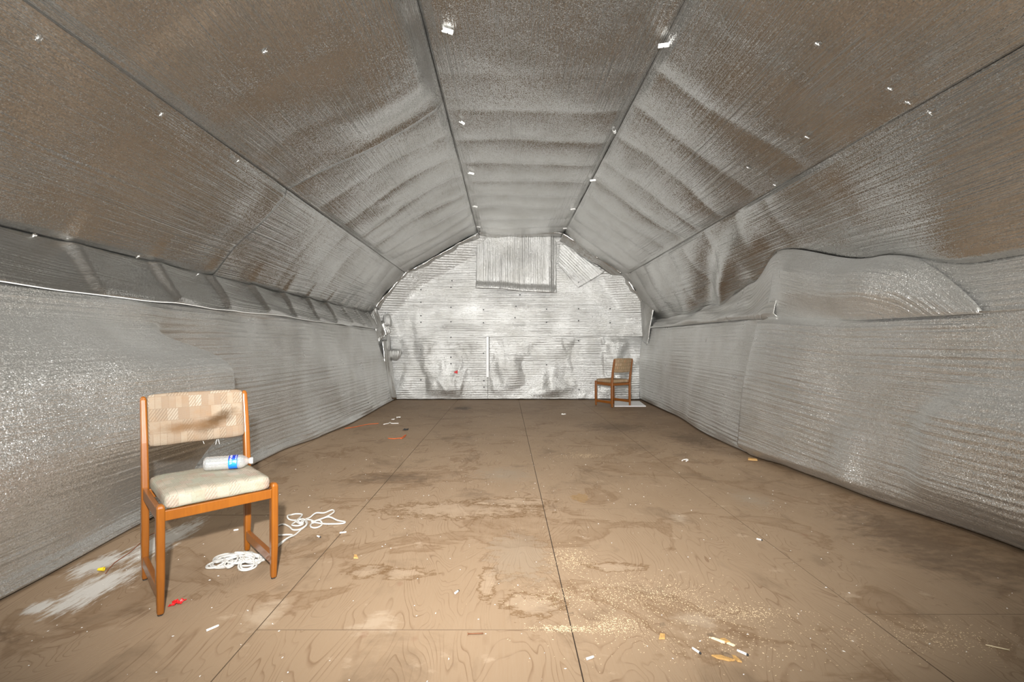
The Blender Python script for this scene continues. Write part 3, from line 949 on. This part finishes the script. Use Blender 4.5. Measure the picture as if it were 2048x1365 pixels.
# puckered staples in the ceiling foil: crumpled rosettes
def rosette(seed):
    verts, faces, uvs = [(0, 0, 0.004)], [], [(0, 0)]
    S = 14
    for r, k0 in ((0.012, 1.0), (0.028, 1.0)):
        for k in range(S):
            a = 2 * math.pi * k / S
            rr = r * (1 + 0.5 * nz(k * 1.7, seed, r * 50))
            verts.append((rr * math.cos(a), rr * math.sin(a), -0.008 * (k % 2) * (1 if r < 0.02 else 0.2) + 0.004 * nz(k, seed, 2)))
            uvs.append((rr * math.cos(a), rr * math.sin(a)))
    for k in range(S):
        k2 = (k + 1) % S
        faces.append((0, 1 + k, 1 + k2))
        faces.append((1 + k, 1 + S + k, 1 + S + k2, 1 + k2))
    return verts, faces, uvs
def slope_hit(px, py, A, B):
    """where the sight line through a picture position meets the slope A-B"""
    dx, dz = (px - PX0) / FPX, -(py - PY0) / FPX
    ex, ez = B[0] - A[0], B[1] - A[1]
    # (dx*y, CAM_H+dz*y) = A + t*(e)
    den = dx * ez - dz * ex
    y = (A[0] * ez - (A[1] - CAM_H) * ex) / den
    return (dx * y, y, CAM_H + dz * y)
ros = [None, None]
for k in range(2):
    v_, f_, u_ = rosette(k * 5.3)
    ros[k] = bpy.data.meshes.new('staple_pucker')
    o = mesh_obj('staple_pucker', v_, f_, FOIL, ceiling, False, u_)
    ros[k] = o.data
    bpy.data.objects.remove(o)
spots = [(135, 30, BL, KL), (67, 67, BL, KL), (315, 222, BL, KL), (470, 317, BL, KL), (525, 95, FL, BL), (652, 205, FL, BL), (735, 155, FL, BL),
         (1820, 197, FR, BR), (1785, 170, FR, BR), (1867, 220, BR, KR), (1640, 80, FR, BR), (1570, 40, FR, BR), (1553, 365, FR, BR), (1618, 268, FR, BR),
         (1580, 380, BR, KR), (1500, 330, FR, BR), (1440, 290, FR, BR), (60, 465, BL, KL), (270, 508, BL, KL), (390, 545, BL, KL), (500, 572, BL, KL)]
for i, (px, py, A, B) in enumerate(spots):
    p = slope_hit(px, py, A, B)
    o = bpy.data.objects.new('staple_pucker', ros[i % 2])
    link(o, ceiling)
    n = Vector((B[1] - A[1], 0, -(B[0] - A[0]))).normalized()
    if n.dot(Vector((0.2, 0, 1.5)) - Vector((p[0], 0, p[2]))) < 0:
        n = -n
    o.location = Vector(p) + n * 0.03
    o.scale = (0.6, 0.6, 0.6)
    o.rotation_euler = n.to_track_quat('Z', 'Y').to_euler()

# dark staples in the gable foil
bm = bmesh.new()
bm_box(bm, -0.013, 0.013, -0.004, 0.004, -0.011, 0.011, 0.003, 1)
st0 = bm_obj('staple', bm, DARK_MET, wall_back)
stp = [(842, 632), (842, 645), (902, 575), (902, 615), (902, 644), (902, 675), (902, 715), (902, 728), (902, 749), (902, 770), (967, 620), (967, 646), (967, 707),
       (1032, 613), (1030, 636), (1093, 619), (1093, 645), (1157, 558), (1157, 565), (1157, 618), (1157, 642), (1220, 618), (1220, 646), (1157, 682), (1220, 693),
       (904, 562), (842, 580), (842, 605), (958, 545), (1040, 590), (842, 700), (842, 760), (968, 762), (968, 775), (1158, 780), (1093, 730)]
for i, (px, py) in enumerate(stp):
    o = st0
    if i:
        o = st0.copy()
        link(o, wall_back)
    p = W(px, py, Y_BACK - 0.045)
    o.location = (p[0], Y_BACK - 0.055, p[2])
    o.rotation_euler = (0, random.uniform(-0.5, 0.5), 0)

# ---------------------------------------------------------------- chairs
def loft_box(name, mat, parent, rings):
    """solid through rectangular rings (list of 4 points each)"""
    verts, faces = [], []
    for r in rings:
        verts += r
    for i in range(len(rings) - 1):
        a, b = i * 4, i * 4 + 4
        for k in range(4):
            k2 = (k + 1) % 4
            faces.append((a + k, a + k2, b + k2, b + k))
    faces.append((3, 2, 1, 0))
    n = len(verts)
    faces.append((n - 4, n - 3, n - 2, n - 1))
    o = mesh_obj(name, verts, faces, mat, parent)
    bv = o.modifiers.new('rounding', 'BEVEL')
    bv.width = 0.008
    bv.segments = 3
    bv.limit_method = 'ANGLE'
    bv.angle_limit = math.radians(40)
    return o

def rect(cx, cy, z, wx, wy):
    return [(cx - wx / 2, cy - wy / 2, z), (cx + wx / 2, cy - wy / 2, z), (cx + wx / 2, cy + wy / 2, z), (cx - wx / 2, cy + wy / 2, z)]

def cushion_mesh(sx, sy, sz, nx=26, ny=20, nzz=6, crown=0.012, rnd=0.022, seed=0.0):
    """rounded, slightly lumpy upholstered pad; box-mapped in metres"""
    bm = bmesh.new()
    bmesh.ops.create_cube(bm, size=1.0)
    bmesh.ops.subdivide_edges(bm, edges=bm.edges[:], cuts=14, use_grid_fill=True)
    uvl = bm.loops.layers.uv.new('UVMap')
    for v in bm.verts:
        p = Vector((v.co.x * sx, v.co.y * sy, v.co.z * sz))
        h = Vector((sx / 2 - rnd, sy / 2 - rnd, sz / 2 - rnd))
        q = Vector((max(-h.x, min(h.x, p.x)), max(-h.y, min(h.y, p.y)), max(-h.z, min(h.z, p.z))))
        d = p - q
        if d.length > 1e-6:
            # spread cube-face points evenly over the rounded edge
            d = d.normalized() * rnd
        p = q + d
        fx, fy = 1 - (2 * p.x / sx) ** 2, 1 - (2 * p.y / sy) ** 2
        if p.z > 0:
            p.z += crown * max(0, fx) ** 0.5 * max(0, fy) ** 0.5
        p += Vector((nz(p.x * 14, p.y * 14, seed), nz(p.y * 14, p.z * 14, seed + 3), nz(p.z * 14, p.x * 14, seed + 6))) * 0.0025
        v.co = p
    bm.normal_update()
    for f in bm.faces:
        n = f.normal
        for lp in f.loops:
            c = lp.vert.co
            if abs(n.z) > max(abs(n.x), abs(n.y)):
                uv = (c.x + sx / 2, c.y + sy / 2)
            elif abs(n.y) > abs(n.x):
                uv = (c.x + sx / 2, c.z + sz / 2 - 0.3)
            else:
                uv = (c.y + sy / 2 + 0.7, c.z + sz / 2 - 0.3)
            lp[uvl].uv = uv
    return bm

def make_chair(name, loc, rz, label, group, fab_seat, fab_back):
    t = empty(name, loc, rz)
    tag(t, label, 'chair', group)
    w, d = 0.43, 0.40
    lw, ld = 0.030, 0.042
    for s in (-1, 1):
        x = s * w / 2
        # front leg, tapering to the foot
        loft_box('leg', WOOD, t, [rect(x - s * 0.001, -d / 2 + 0.003, 0.004, lw * 0.80, ld * 0.72), rect(x, -d / 2, 0.16, lw, ld), rect(x, -d / 2, 0.432, lw, ld), rect(x, -d / 2, 0.446, lw * 0.72, ld * 0.7)])
        # rear post: leg below, raked upright above
        loft_box('leg', WOOD, t, [rect(x - s * 0.001, d / 2 + 0.004, 0.004, lw * 0.80, ld * 0.75), rect(x, d / 2, 0.16, lw, ld), rect(x, d / 2, 0.43, lw, ld), rect(x, d / 2 + 0.022, 0.63, lw * 0.95, ld * 0.9), rect(x, d / 2 + 0.056, 0.825, lw * 0.85, ld * 0.72), rect(x, d / 2 + 0.060, 0.842, lw * 0.6, ld * 0.45)])
        bm = bmesh.new()
        bm_box(bm, x - 0.010, x + 0.010, -d / 2 + 0.015, d / 2 - 0.015, 0.375, 0.425, 0.003)
        bm_obj('side_rail', bm, WOOD, t)
        bm = bmesh.new()
        bm_box(bm, x - 0.011, x + 0.011, -d / 2 + 0.015, d / 2 - 0.015, 0.066, 0.112, 0.003)
        bm_obj('stretcher', bm, WOOD, t)
        for yy in (-d / 2 + 0.003, d / 2 + 0.004):
            bm = bmesh.new()
            bmesh.ops.create_cone(bm, cap_ends=True, segments=12, radius1=0.010, radius2=0.010, depth=0.004)
            g = bm_obj('glide', bm, DARK_MET, t)
            g.location = (x - s * 0.001, yy, 0.002)
    for yy in (-d / 2, d / 2 - 0.004):
        bm = bmesh.new()
        bm_box(bm, -w / 2 + 0.012, w / 2 - 0.012, yy - 0.010, yy + 0.010, 0.376, 0.418, 0.003)
        bm_obj('front_rail' if yy < 0 else 'back_rail', bm, WOOD, t)
    bm = cushion_mesh(w - 0.028, d + 0.012, 0.062, crown=0.006)
    se = bm_obj('seat', bm, fab_seat, t, True)
    se.location = (0, -0.004, 0.447)
    # backrest pad: gently curved between the raked posts
    sx, sy, sz = w - 0.026, 0.046, 0.245
    bm = cushion_mesh(sx, sy, sz, crown=0.0, rnd=0.018, seed=11.0)
    for v in bm.verts:
        f = 1 - (2 * v.co.x / sx) ** 2
        v.co.y += 0.026 * f
        v.co.z += 0.006 * f * (1 if v.co.z > 0 else 0)
    for f in bm.faces:
        for lp in f.loops:
            uvl = bm.loops.layers.uv.active
            if abs(f.normal.y) > abs(f.normal.x):
                lp[uvl].uv = (lp.vert.co.x + sx / 2, lp.vert.co.z + sz / 2)
    b = bm_obj('backrest', bm, fab_back, t, True)
    b.location = (0, d / 2 + 0.030, 0.728)
    b.rotation_euler = (-math.atan2(0.036, 0.2), 0, 0)
    return t

near = make_chair('dining_chair', (-1.372, 2.180, 0), math.radians(44.4), 'stained beige upholstered wooden chair in the foreground with a bottle on its seat', 'orange wooden chairs', FAB_SEAT, FAB_BACK)
make_chair('dining_chair', (1.90, 8.39, 0), math.radians(212), 'wooden chair with brown patchwork fabric turned away in the far corner', 'orange wooden chairs', FAB_DARK, FAB_DARK)
# loose threads under the near backrest
for (u, l, k) in ((0.02, 0.020, 1), (0.085, 0.030, -1), (0.088, 0.032, 1)):
    pts = [(u, 0.232, 0.607), (u + 0.004 * k, 0.236, 0.607 - l * 0.5), (u + 0.007 * k, 0.234, 0.607 - l)]
    v_, f_ = tube_data(pts, 0.0012, 5, 4)
    mesh_obj('thread', v_, f_, ROPE, near)

# ---------------------------------------------------------------- bottle on the seat
def bottle_mats():
    m = NT('clear_plastic')
    tr = m.n('ShaderNodeBsdfTransparent')
    tr.inputs[0].default_value = (0.985, 0.99, 0.99, 1)
    gl = m.n('ShaderNodeBsdfGlossy')
    gl.inputs['Roughness'].default_value = 0.08
    lw = m.n('ShaderNodeLayerWeight')
    lw.inputs['Blend'].default_value = 0.35
    mx = m.n('ShaderNodeMixShader')
    m.put(mx.inputs[0], m.ramp(lw.outputs['Fresnel'], [(0.0, 0.08), (0.9, 0.55)]))
    m.put(mx.inputs[1], tr.outputs[0])
    m.put(mx.inputs[2], gl.outputs[0])
    out = [n for n in m.t.nodes if n.type == 'OUTPUT_MATERIAL'][0]
    df = m.n('ShaderNodeBsdfDiffuse')
    df.inputs[0].default_value = (0.85, 0.87, 0.87, 1)
    m2 = m.n('ShaderNodeMixShader')
    m2.inputs[0].default_value = 0.12
    m.put(m2.inputs[1], mx.outputs[0])
    m.put(m2.inputs[2], df.outputs[0])
    m.put(out.inputs['Surface'], m2.outputs[0])
    lab = NT('blue_bottle_label')
    co = lab.n('ShaderNodeTexCoord').outputs['Object']
    sep = lab.n('ShaderNodeSeparateXYZ')
    lab.put(sep.inputs[0], co)
    ang = lab.math('ARCTAN2', sep.outputs[2], sep.outputs[1])
    base = lab.ramp(lab.math('ADD', lab.math('MULTIPLY', sep.outputs[2], 14.0), 0.5), [(0.05, (0.004, 0.02, 0.22)), (0.2, (0.005, 0.12, 0.50)), (0.62, (0.02, 0.24, 0.60)), (0.80, (0.006, 0.03, 0.30)), (0.9, (0.004, 0.02, 0.22))])
    cmb = lab.n('ShaderNodeCombineXYZ')
    lab.put(cmb.inputs[0], sep.outputs[0])
    lab.put(cmb.inputs[1], lab.math('MULTIPLY', ang, 0.03))
    cloud = lab.noise(lab.mapping(cmb.outputs[0], (60, 40, 1)), 1.0, 4.0)
    side = lab.ramp(lab.math('ADD', lab.math('MULTIPLY', sep.outputs[0], 25.0), lab.math('MULTIPLY', cloud, 0.7)), [(1.02, 0.0), (1.25, 1.0)])
    lab.set(color=lab.mix(lab.math('MULTIPLY', side, 0.7), base, (0.78, 0.88, 0.95)), rough=0.35)
    return m.mat, lab.mat
CLEAR, LABEL = bottle_mats()
def bottle():
    a = math.atan2(0.062, 0.174)
    t = empty('water_bottle', (-1.332, 2.262, 0.5205), a)
    tag(t, 'clear plastic water bottle with blue label and white cap lying on the chair seat', 'bottle')
    R = 0.0325
    prof = [(-0.100, 0.004), (-0.103, 0.018), (-0.100, 0.027), (-0.094, 0.031)]
    x = -0.090
    while x < 0.0:
        prof += [(x, R), (x + 0.007, R), (x + 0.010, R - 0.0022), (x + 0.013, R)]
        x += 0.0145
    prof += [(0.002, R - 0.001), (0.040, R - 0.001), (0.044, R), (0.055, R - 0.001), (0.066, R - 0.006), (0.076, R - 0.013), (0.084, 0.0135), (0.092, 0.0125)]
    v_, f_ = lathe_x(prof, 32)
    b = mesh_obj('bottle_body', v_, f_, CLEAR, t, True)
    v_, f_ = lathe_x([(0.003, R - 0.0004), (0.004, R + 0.0003), (0.039, R + 0.0003), (0.040, R - 0.0004)], 40)
    mesh_obj('label_band', v_, f_, LABEL, t, True)
    bm = bmesh.new()
    for k, (xx, ww) in enumerate(((0.010, 0.0035), (0.016, 0.002), (0.0335, 0.0025))):
        for q in range(7):
            an = math.radians(-5 + q * 16 + k * 3)
            an2 = an + math.radians(10 if (q + k) % 3 else 6)
            r = R + 0.0008
            f = [bm.verts.new((xa, -r * math.cos(aa), r * math.sin(aa))) for xa, aa in ((xx, an), (xx + ww, an), (xx + ww, an2), (xx, an2))]
            bm.faces.new(f)
    bm_obj('label_print', bm, PAPER, t)
    v_, f_ = lathe_x([(0.090, 0.002), (0.0902, 0.0145), (0.103, 0.0145), (0.1045, 0.013), (0.1045, 0.001)], 20)
    mesh_obj('cap', v_, f_, WHITE_PL, t, True)
bottle()

# ---------------------------------------------------------------- rope
def rope():
    r = 0.0048
    cx, cy = -1.335, 2.345
    pts = []
    rr = random.Random(5)
    ang = 0.0
    for k in range(210):
        t = k / 210
        # loops laid over each other around wandering centres, piling up in the middle
        ox = 0.085 * math.sin(k * 0.19 + 1.0) - 0.01
        oy = 0.045 * math.cos(k * 0.13)
        rad = 0.036 + 0.018 * math.sin(k * 0.37)
        ang += 0.78 + 0.2 * rr.random()
        x, y = ox + rad * math.cos(ang), oy + rad * 0.95 * math.sin(ang)
        pile = max(0.0, 1 - (x / 0.13) ** 2 - (y / 0.10) ** 2)
        z = r + 0.034 * t * pile + 0.004 * rr.random() * pile
        ca, sa = math.cos(-0.1), math.sin(-0.1)
        pts.append((cx + x * ca - y * sa, cy + x * sa + y * ca, z))
    path = [(520, 1124), (534, 1116), (545, 1104), (557, 1092), (575, 1082), (590, 1072), (603, 1061), (613, 1054), (614, 1047), (608, 1042), (597, 1041), (592, 1046), (600, 1052), (607, 1049), (600, 1044),
            (588, 1048), (584, 1053), (595, 1055), (606, 1051), (603, 1043), (590, 1043), (578, 1041), (575, 1037), (582, 1032), (592, 1030), (604, 1031), (601, 1037), (596, 1044), (600, 1048), (612, 1041), (620, 1037),
            (632, 1031), (648, 1028), (664, 1022), (668, 1026), (658, 1033), (645, 1039), (630, 1044), (624, 1047), (640, 1041), (658, 1039), (675, 1043), (690, 1046), (686, 1049), (670, 1050), (650, 1050),
            (634, 1048), (623, 1046), (632, 1044), (641, 1047), (644, 1051), (638, 1056), (628, 1058), (621, 1055), (623, 1050), (630, 1046), (618, 1042), (611, 1046), (613, 1055), (600, 1061), (586, 1062), (579, 1056), (568, 1051),
            (558, 1053), (548, 1060), (546, 1067), (556, 1073), (572, 1075), (585, 1073), (572, 1082), (556, 1095), (541, 1110), (530, 1121), (512, 1128)]
    for i, (px, py) in enumerate(path):
        x, y = floor_at(px, py)
        tang = math.exp(-(((px - 600) / 16) ** 2 + ((py - 1047) / 8) ** 2))
        pts.append((x, y, r + 0.010 * tang * ((i * 7) % 5) / 4 + (0.009 if i % 9 == 4 else 0.0)))
    v_, f_ = tube_data(pts, r, 7, 5)
    o = mesh_obj('rope', v_, f_, ROPE, None, True)
    tag(o, 'white cotton rope coiled under the near chair and trailing in loops', 'rope')
rope()

# ---------------------------------------------------------------- litter on the floor
def stick(name, px, py, length, r, ang, mat, label, cat, group=None, tip=None, lift=0.0, sq=1.0):
    x, y = floor_at(px, py)
    h = length / 2
    prof = [(-h, r * 0.3), (-h, r), (-h * 0.3, r * 0.97), (h * 0.4, r), (h, r), (h, r * 0.3)]
    v_, f_ = lathe_x(prof, 10)
    f_ += [tuple(range(9, -1, -1)), tuple(50 + k for k in range(10))]
    o = mesh_obj(name, v_, f_, mat)
    for p in o.data.polygons:
        p.use_smooth = True
    o.scale = (1, 1, sq)
    o.location = (x, y, r * sq + lift)
    o.rotation_euler = (0, 0, math.radians(ang))
    tag(o, label, cat, group)
    if tip:
        v_, f_ = lathe_x([(h - 0.0005, r * 0.4), (h - 0.0005, r * 1.05), (h + 0.005, r * 0.85), (h + 0.006, r * 0.2)], 10)
        t = mesh_obj('burnt_tip', v_, f_, tip, o, True)
    return o
G = 'cigarette ends on the floor'
for px, py, L, ang, tip, lab in (
        (425, 1259, 0.042, 52, False, 'white cigarette end lying right of the near chair front leg'),
        (913, 1187, 0.024, 60, True, 'white cigarette end in front of the brown ring stain'),
        (1180, 1319, 0.030, 25, False, 'white cigarette end at the bottom of the middle floor joint'),
        (1484, 1308, 0.032, -45, True, 'white cigarette end right of the broken wood chips'),
        (1392, 1304, 0.030, -60, True, 'white cigarette end with black tip left of the broken wood chips'),
        (686, 1067, 0.036, 20, False, 'white cigarette end right of the trailing rope'),
        (637, 1075, 0.028, -35, True, 'white cigarette end with dark tip below the trailing rope'),
        (1518, 1081, 0.024, -40, True, 'lone white cigarette end on the right half of the floor'),
        (472, 1062, 0.024, 30, False, 'white cigarette end in the shadow under the near chair')):
    stick('cigarette_end', px, py, L, 0.0042, ang, PAPER, lab, 'cigarette end', G, BURNT if tip else None)
stick('toothpick', 1995, 1297, 0.062, 0.0022, -28, CHIP_PALE, 'thin pale wooden stick lying at the right edge of the floor', 'stick')
# rusty nail with its head
n0 = stick('nail', 951, 1271, 0.058, 0.0024, 3, RUST, 'rusty nail lying on the near floor left of the middle joint', 'nail')
v_, f_ = lathe_x([(-0.0295, 0.0005), (-0.0295, 0.0058), (-0.0280, 0.0058), (-0.0278, 0.001)], 12)
mesh_obj('nail_head', v_, f_, RUST, n0)
n0.location.z = 0.0058

def splinter(name, px, py, poly, h, ang, mat, label, cat, group=None, tilt=0.0):
    """flat broken piece: outline in metres, uneven thickness"""
    x, y = floor_at(px, py)
    n = len(poly)
    verts = [(a, b, 0.0) for a, b in poly] + [(a * 0.94, b * 0.92, h * (0.75 + 0.5 * ((i * 37) % 7) / 7)) for i, (a, b) in enumerate(poly)]
    faces = [tuple(range(n - 1, -1, -1)), tuple(range(n, 2 * n))] + [(i, (i + 1) % n, (i + 1) % n + n, i + n) for i in range(n)]
    o = mesh_obj(name, verts, faces, mat)
    o.location = (x, y, 0.001 + abs(math.sin(tilt)) * 0.02)
    o.rotation_euler = (tilt, 0, math.radians(ang))
    return tag(o, label, cat, group)
GC = 'broken wood chips on the floor'
splinter('wood_chip', 1447, 1319, [(-0.036, 0.016), (-0.004, 0.014), (0.034, -0.012), (0.012, -0.014), (-0.022, 0.0)], 0.006, 0, CHIP, 'long amber wood chip, nearest of the broken chips', 'wood chip', GC)
splinter('wood_chip', 1453, 1312, [(-0.012, 0.016), (0.004, 0.008), (0.016, -0.014), (0.0, -0.010), (-0.010, -0.002)], 0.007, 0, CHIP_DARK, 'dark grey wood chip beside the long amber chip', 'wood chip', GC)
splinter('wood_chip', 1449, 1284, [(-0.008, 0.014), (0.010, 0.010), (0.012, -0.016), (-0.006, -0.006)], 0.006, 20, CHIP, 'small tan wood chip in the middle of the broken chips', 'wood chip', GC)
splinter('wood_chip', 1423, 1274, [(-0.012, 0.012), (0.012, 0.016), (0.008, -0.016), (-0.012, -0.012)], 0.006, 10, CHIP_DARK, 'grey brown wood chip, farthest of the broken chips', 'wood chip', GC)
splinter('wood_chip', 1472, 1320, [(-0.010, 0.020), (0.004, 0.016), (0.012, -0.018), (-0.002, -0.014)], 0.005, 0, CHIP, 'orange wood chip right of the long amber chip', 'wood chip', GC)
splinter('wood_splinter', 1437, 1283, [(-0.028, 0.018), (-0.022, 0.020), (0.020, -0.012), (0.014, -0.018)], 0.006, 0, CHIP_PALE, 'pale splinter crossing the broken wood chips', 'wood splinter')
splinter('wood_splinter', 1458, 1291, [(-0.006, 0.006), (0.004, 0.008), (0.018, -0.008), (0.010, -0.010)], 0.006, 0, CHIP_PALE, 'short pale splinter right of the tan chip', 'wood splinter')
splinter('wood_chip', 1324, 1276, [(-0.012, -0.016), (0.010, -0.010), (0.012, 0.016), (-0.006, 0.014)], 0.006, -15, CHIP, 'tan wood chip right of the middle floor joint', 'wood chip', GC)
splinter('wood_chip', 1325, 1253, [(-0.014, -0.010), (0.010, -0.012), (0.014, 0.012), (-0.004, 0.012)], 0.006, 10, CHIP_DARK, 'brown wood chip just beyond the tan chip by the middle joint', 'wood chip', GC)
splinter('wood_chip', 711, 1115, [(-0.014, 0.022), (0.0, 0.020), (0.020, -0.020), (-0.004, -0.018)], 0.005, 0, CHIP, 'brown wood chip above the brown ring stain', 'wood chip', GC)
splinter('wood_chip', 1142, 1230, [(-0.014, -0.004), (0.006, -0.008), (0.014, 0.006), (-0.004, 0.008)], 0.005, 20, CHIP_DARK, 'curled brown chip by the middle joint in the sawdust', 'wood chip', GC)
splinter('wood_block', 1505, 921, [(-0.04, -0.02), (0.04, -0.016), (0.036, 0.02), (-0.036, 0.02)], 0.014, -20, CHIP, 'small amber wood piece at the foot of the right wall', 'wood piece')

def crumpled(name, px, py, sx, sy, h, seed, mat, label, cat):
    x, y = floor_at(px, py)
    n = 8
    verts, faces = [], []
    for i in range(n + 1):
        for j in range(n + 1):
            u, v = i / n - 0.5, j / n - 0.5
            k = 1 + 0.5 * nz(u * 3, v * 3, seed + 4)
            verts.append((u * sx * k, (v + 0.35 * u) * sy * k, 0.002 + h * abs(nz(u * 5, v * 5, seed)) * 1.8))
    for i in range(n):
        for j in range(n):
            a = i * (n + 1) + j
            faces.append((a, a + n + 1, a + n + 2, a + 1))
    o = mesh_obj(name, verts, faces, mat)
    md = o.modifiers.new('thickness', 'SOLIDIFY')
    md.thickness = 0.0012
    o.location = (x, y, 0)
    return tag(o, label, cat)
crumpled('plastic_scrap', 355, 1208, 0.036, 0.040, 0.014, 3.0, RED, 'crumpled red plastic scrap by the near chair front leg', 'scrap')
crumpled('rubber_scrap', 811, 861, 0.050, 0.07, 0.02, 5.0, BLACK, 'small black scrap on the floor near the left wall', 'scrap')
crumpled('paper_scrap', 797, 836, 0.055, 0.06, 0.012, 6.0, PAPER, 'white paper scrap on the far floor near the left wall', 'scrap')
crumpled('paper_scrap', 786, 840, 0.035, 0.04, 0.010, 8.0, PAPER, 'smaller white paper scrap left of the other far scrap', 'scrap')
crumpled('paper_scrap', 1127, 830, 0.06, 0.06, 0.014, 9.0, PAPER, 'pale scrap on the far floor right of the middle joint', 'scrap')
# red scrap poking out of the gable foil
p = W(912, 745, Y_BACK - 0.09)
mesh_obj('red_tab', [(p[0] - 0.05, p[1], p[2]), (p[0] + 0.03, p[1] - 0.01, p[2] + 0.04), (p[0] + 0.03, p[1] - 0.012, p[2] - 0.03),
                     (p[0] - 0.05, p[1] + 0.02, p[2]), (p[0] + 0.03, p[1] + 0.02, p[2] + 0.04), (p[0] + 0.03, p[1] + 0.02, p[2] - 0.03)],
         [(0, 1, 2), (5, 4, 3), (0, 3, 4, 1), (1, 4, 5, 2), (2, 5, 3, 0)], RED, wall_back)
# yellow wire connector
x, y = floor_at(202, 1143)
v_, f_ = lathe_x([(-0.013, 0.001), (-0.013, 0.0055), (-0.009, 0.0065), (0.008, 0.0085), (0.009, 0.0098), (0.013, 0.0100), (0.013, 0.0075), (0.004, 0.006)], 14)
o = mesh_obj('wire_connector', v_, f_, YELLOW)
o.location = (x, y, 0.0092)
o.rotation_euler = (0, 0, math.radians(12))
tag(o, 'small yellow wire connector on the floor left of the near chair', 'connector')

def cord(name, pix, r, mat, label, cat, lift=0.0):
    pts = []
    for i, (px, py) in enumerate(pix):
        x, y = floor_at(px, py)
        pts.append((x, y, r + (lift if 0 < i < len(pix) - 1 else 0)))
    v_, f_ = tube_data(pts, r, 6, 4)
    o = mesh_obj(name, v_, f_, mat, None, True)
    return tag(o, label, cat)
cord('wire', [(211, 1149), (220, 1138), (233, 1126), (248, 1116), (262, 1106), (275, 1094), (300, 1073), (318, 1066)], 0.0022, BROWN, 'thin brown wire on the white spill behind the near chair', 'wire', 0.004)
cord('string', [(776, 878), (788, 879), (795, 878), (803, 877), (808, 873), (812, 871), (808, 876), (802, 879)], 0.005, ORANGE, 'short orange string on the far left of the floor', 'string')
cord('string', [(690, 858), (704, 856), (720, 853), (733, 850), (745, 849), (757, 848)], 0.004, ORANGE, 'long faded orange string beside the left wall', 'string')
cord('string', [(767, 850), (777, 848), (780, 846), (783, 848), (792, 848), (797, 848)], 0.005, PAPER, 'thin white string on the far left of the floor', 'string')
cord('paper_curl', [(1364, 923), (1368, 921), (1374, 920.5), (1376, 922), (1372, 924)], 0.005, PAPER, 'curled white strip on the floor near the right wall', 'scrap')

# white board lying in the far right corner
vs4 = [floor_at(1229, 814), floor_at(1292, 814), floor_at(1279, 804), floor_at(1229, 804)]
mesh_obj_ = mesh_obj('floor_board', [(x, y, 0.001) for x, y in vs4] + [(x, y, 0.013) for x, y in vs4],
                     [(3, 2, 1, 0), (4, 5, 6, 7)] + [(i, (i + 1) % 4, (i + 1) % 4 + 4, i + 4) for i in range(4)], WHITE_BD)
tag(mesh_obj_, 'flat white board on the floor under the far chair', 'board')

# sawdust and crumbs
def crumbs(name, label, n, place, mat, s0, s1, seed):
    rr = random.Random(seed)
    verts, faces = [], []
    for _ in range(n):
        x, y = place(rr)
        s = rr.uniform(s0, s1)
        a = rr.uniform(0, 6.28)
        el = rr.uniform(0.8, 2.2)
        ca, sa = math.cos(a), math.sin(a)
        b = len(verts)
        for dx, dy in ((-el, -.5), (el, -.5), (0.3, .8)):
            verts.append((x + s * (dx * ca - dy * sa), y + s * (dx * sa + dy * ca), 0.0003))
        verts.append((x, y, s * 0.7))
        faces += [(b, b + 1, b + 3), (b + 1, b + 2, b + 3), (b + 2, b, b + 3)]
    o = mesh_obj(name, verts, faces, mat)
    o['kind'] = 'stuff'
    return tag(o, label, 'sawdust' if 'sawdust' in name else 'debris')
DUST = [(0.33, 2.02, 0.30, 0.10), (0.55, 2.08, 0.28, 0.14), (0.72, 2.0, 0.25, 0.14), (0.33, 2.38, 0.10, 0.12), (0.95, 1.90, 0.20, 0.06), (0.42, 1.82, 0.12, 0.06), (0.22, 1.80, 0.12, 0.02), (1.6, 1.75, 0.3, 0.10), (0.8, 1.72, 0.5, 0.15), (0.75, 4.6, 0.22, 0.10)]
def dust_spot(rr):
    c = rr.choice(DUST)
    return rr.gauss(c[0], c[2] * 0.55), rr.gauss(c[1], c[3] * 0.6)
crumbs('sawdust', 'pale sawdust scattered over the near middle of the floor', 5200, dust_spot, SAWDUST, 0.0009, 0.0024, 3)
def any_spot(rr):
    y = 1.5 + 7.3 * rr.random() ** 1.2
    return rr.uniform(-1.95, 2.3), y
crumbs('floor_debris', 'tiny white crumbs strewn across the whole plywood floor', 700, any_spot, PAPER, 0.0012, 0.0036, 4)
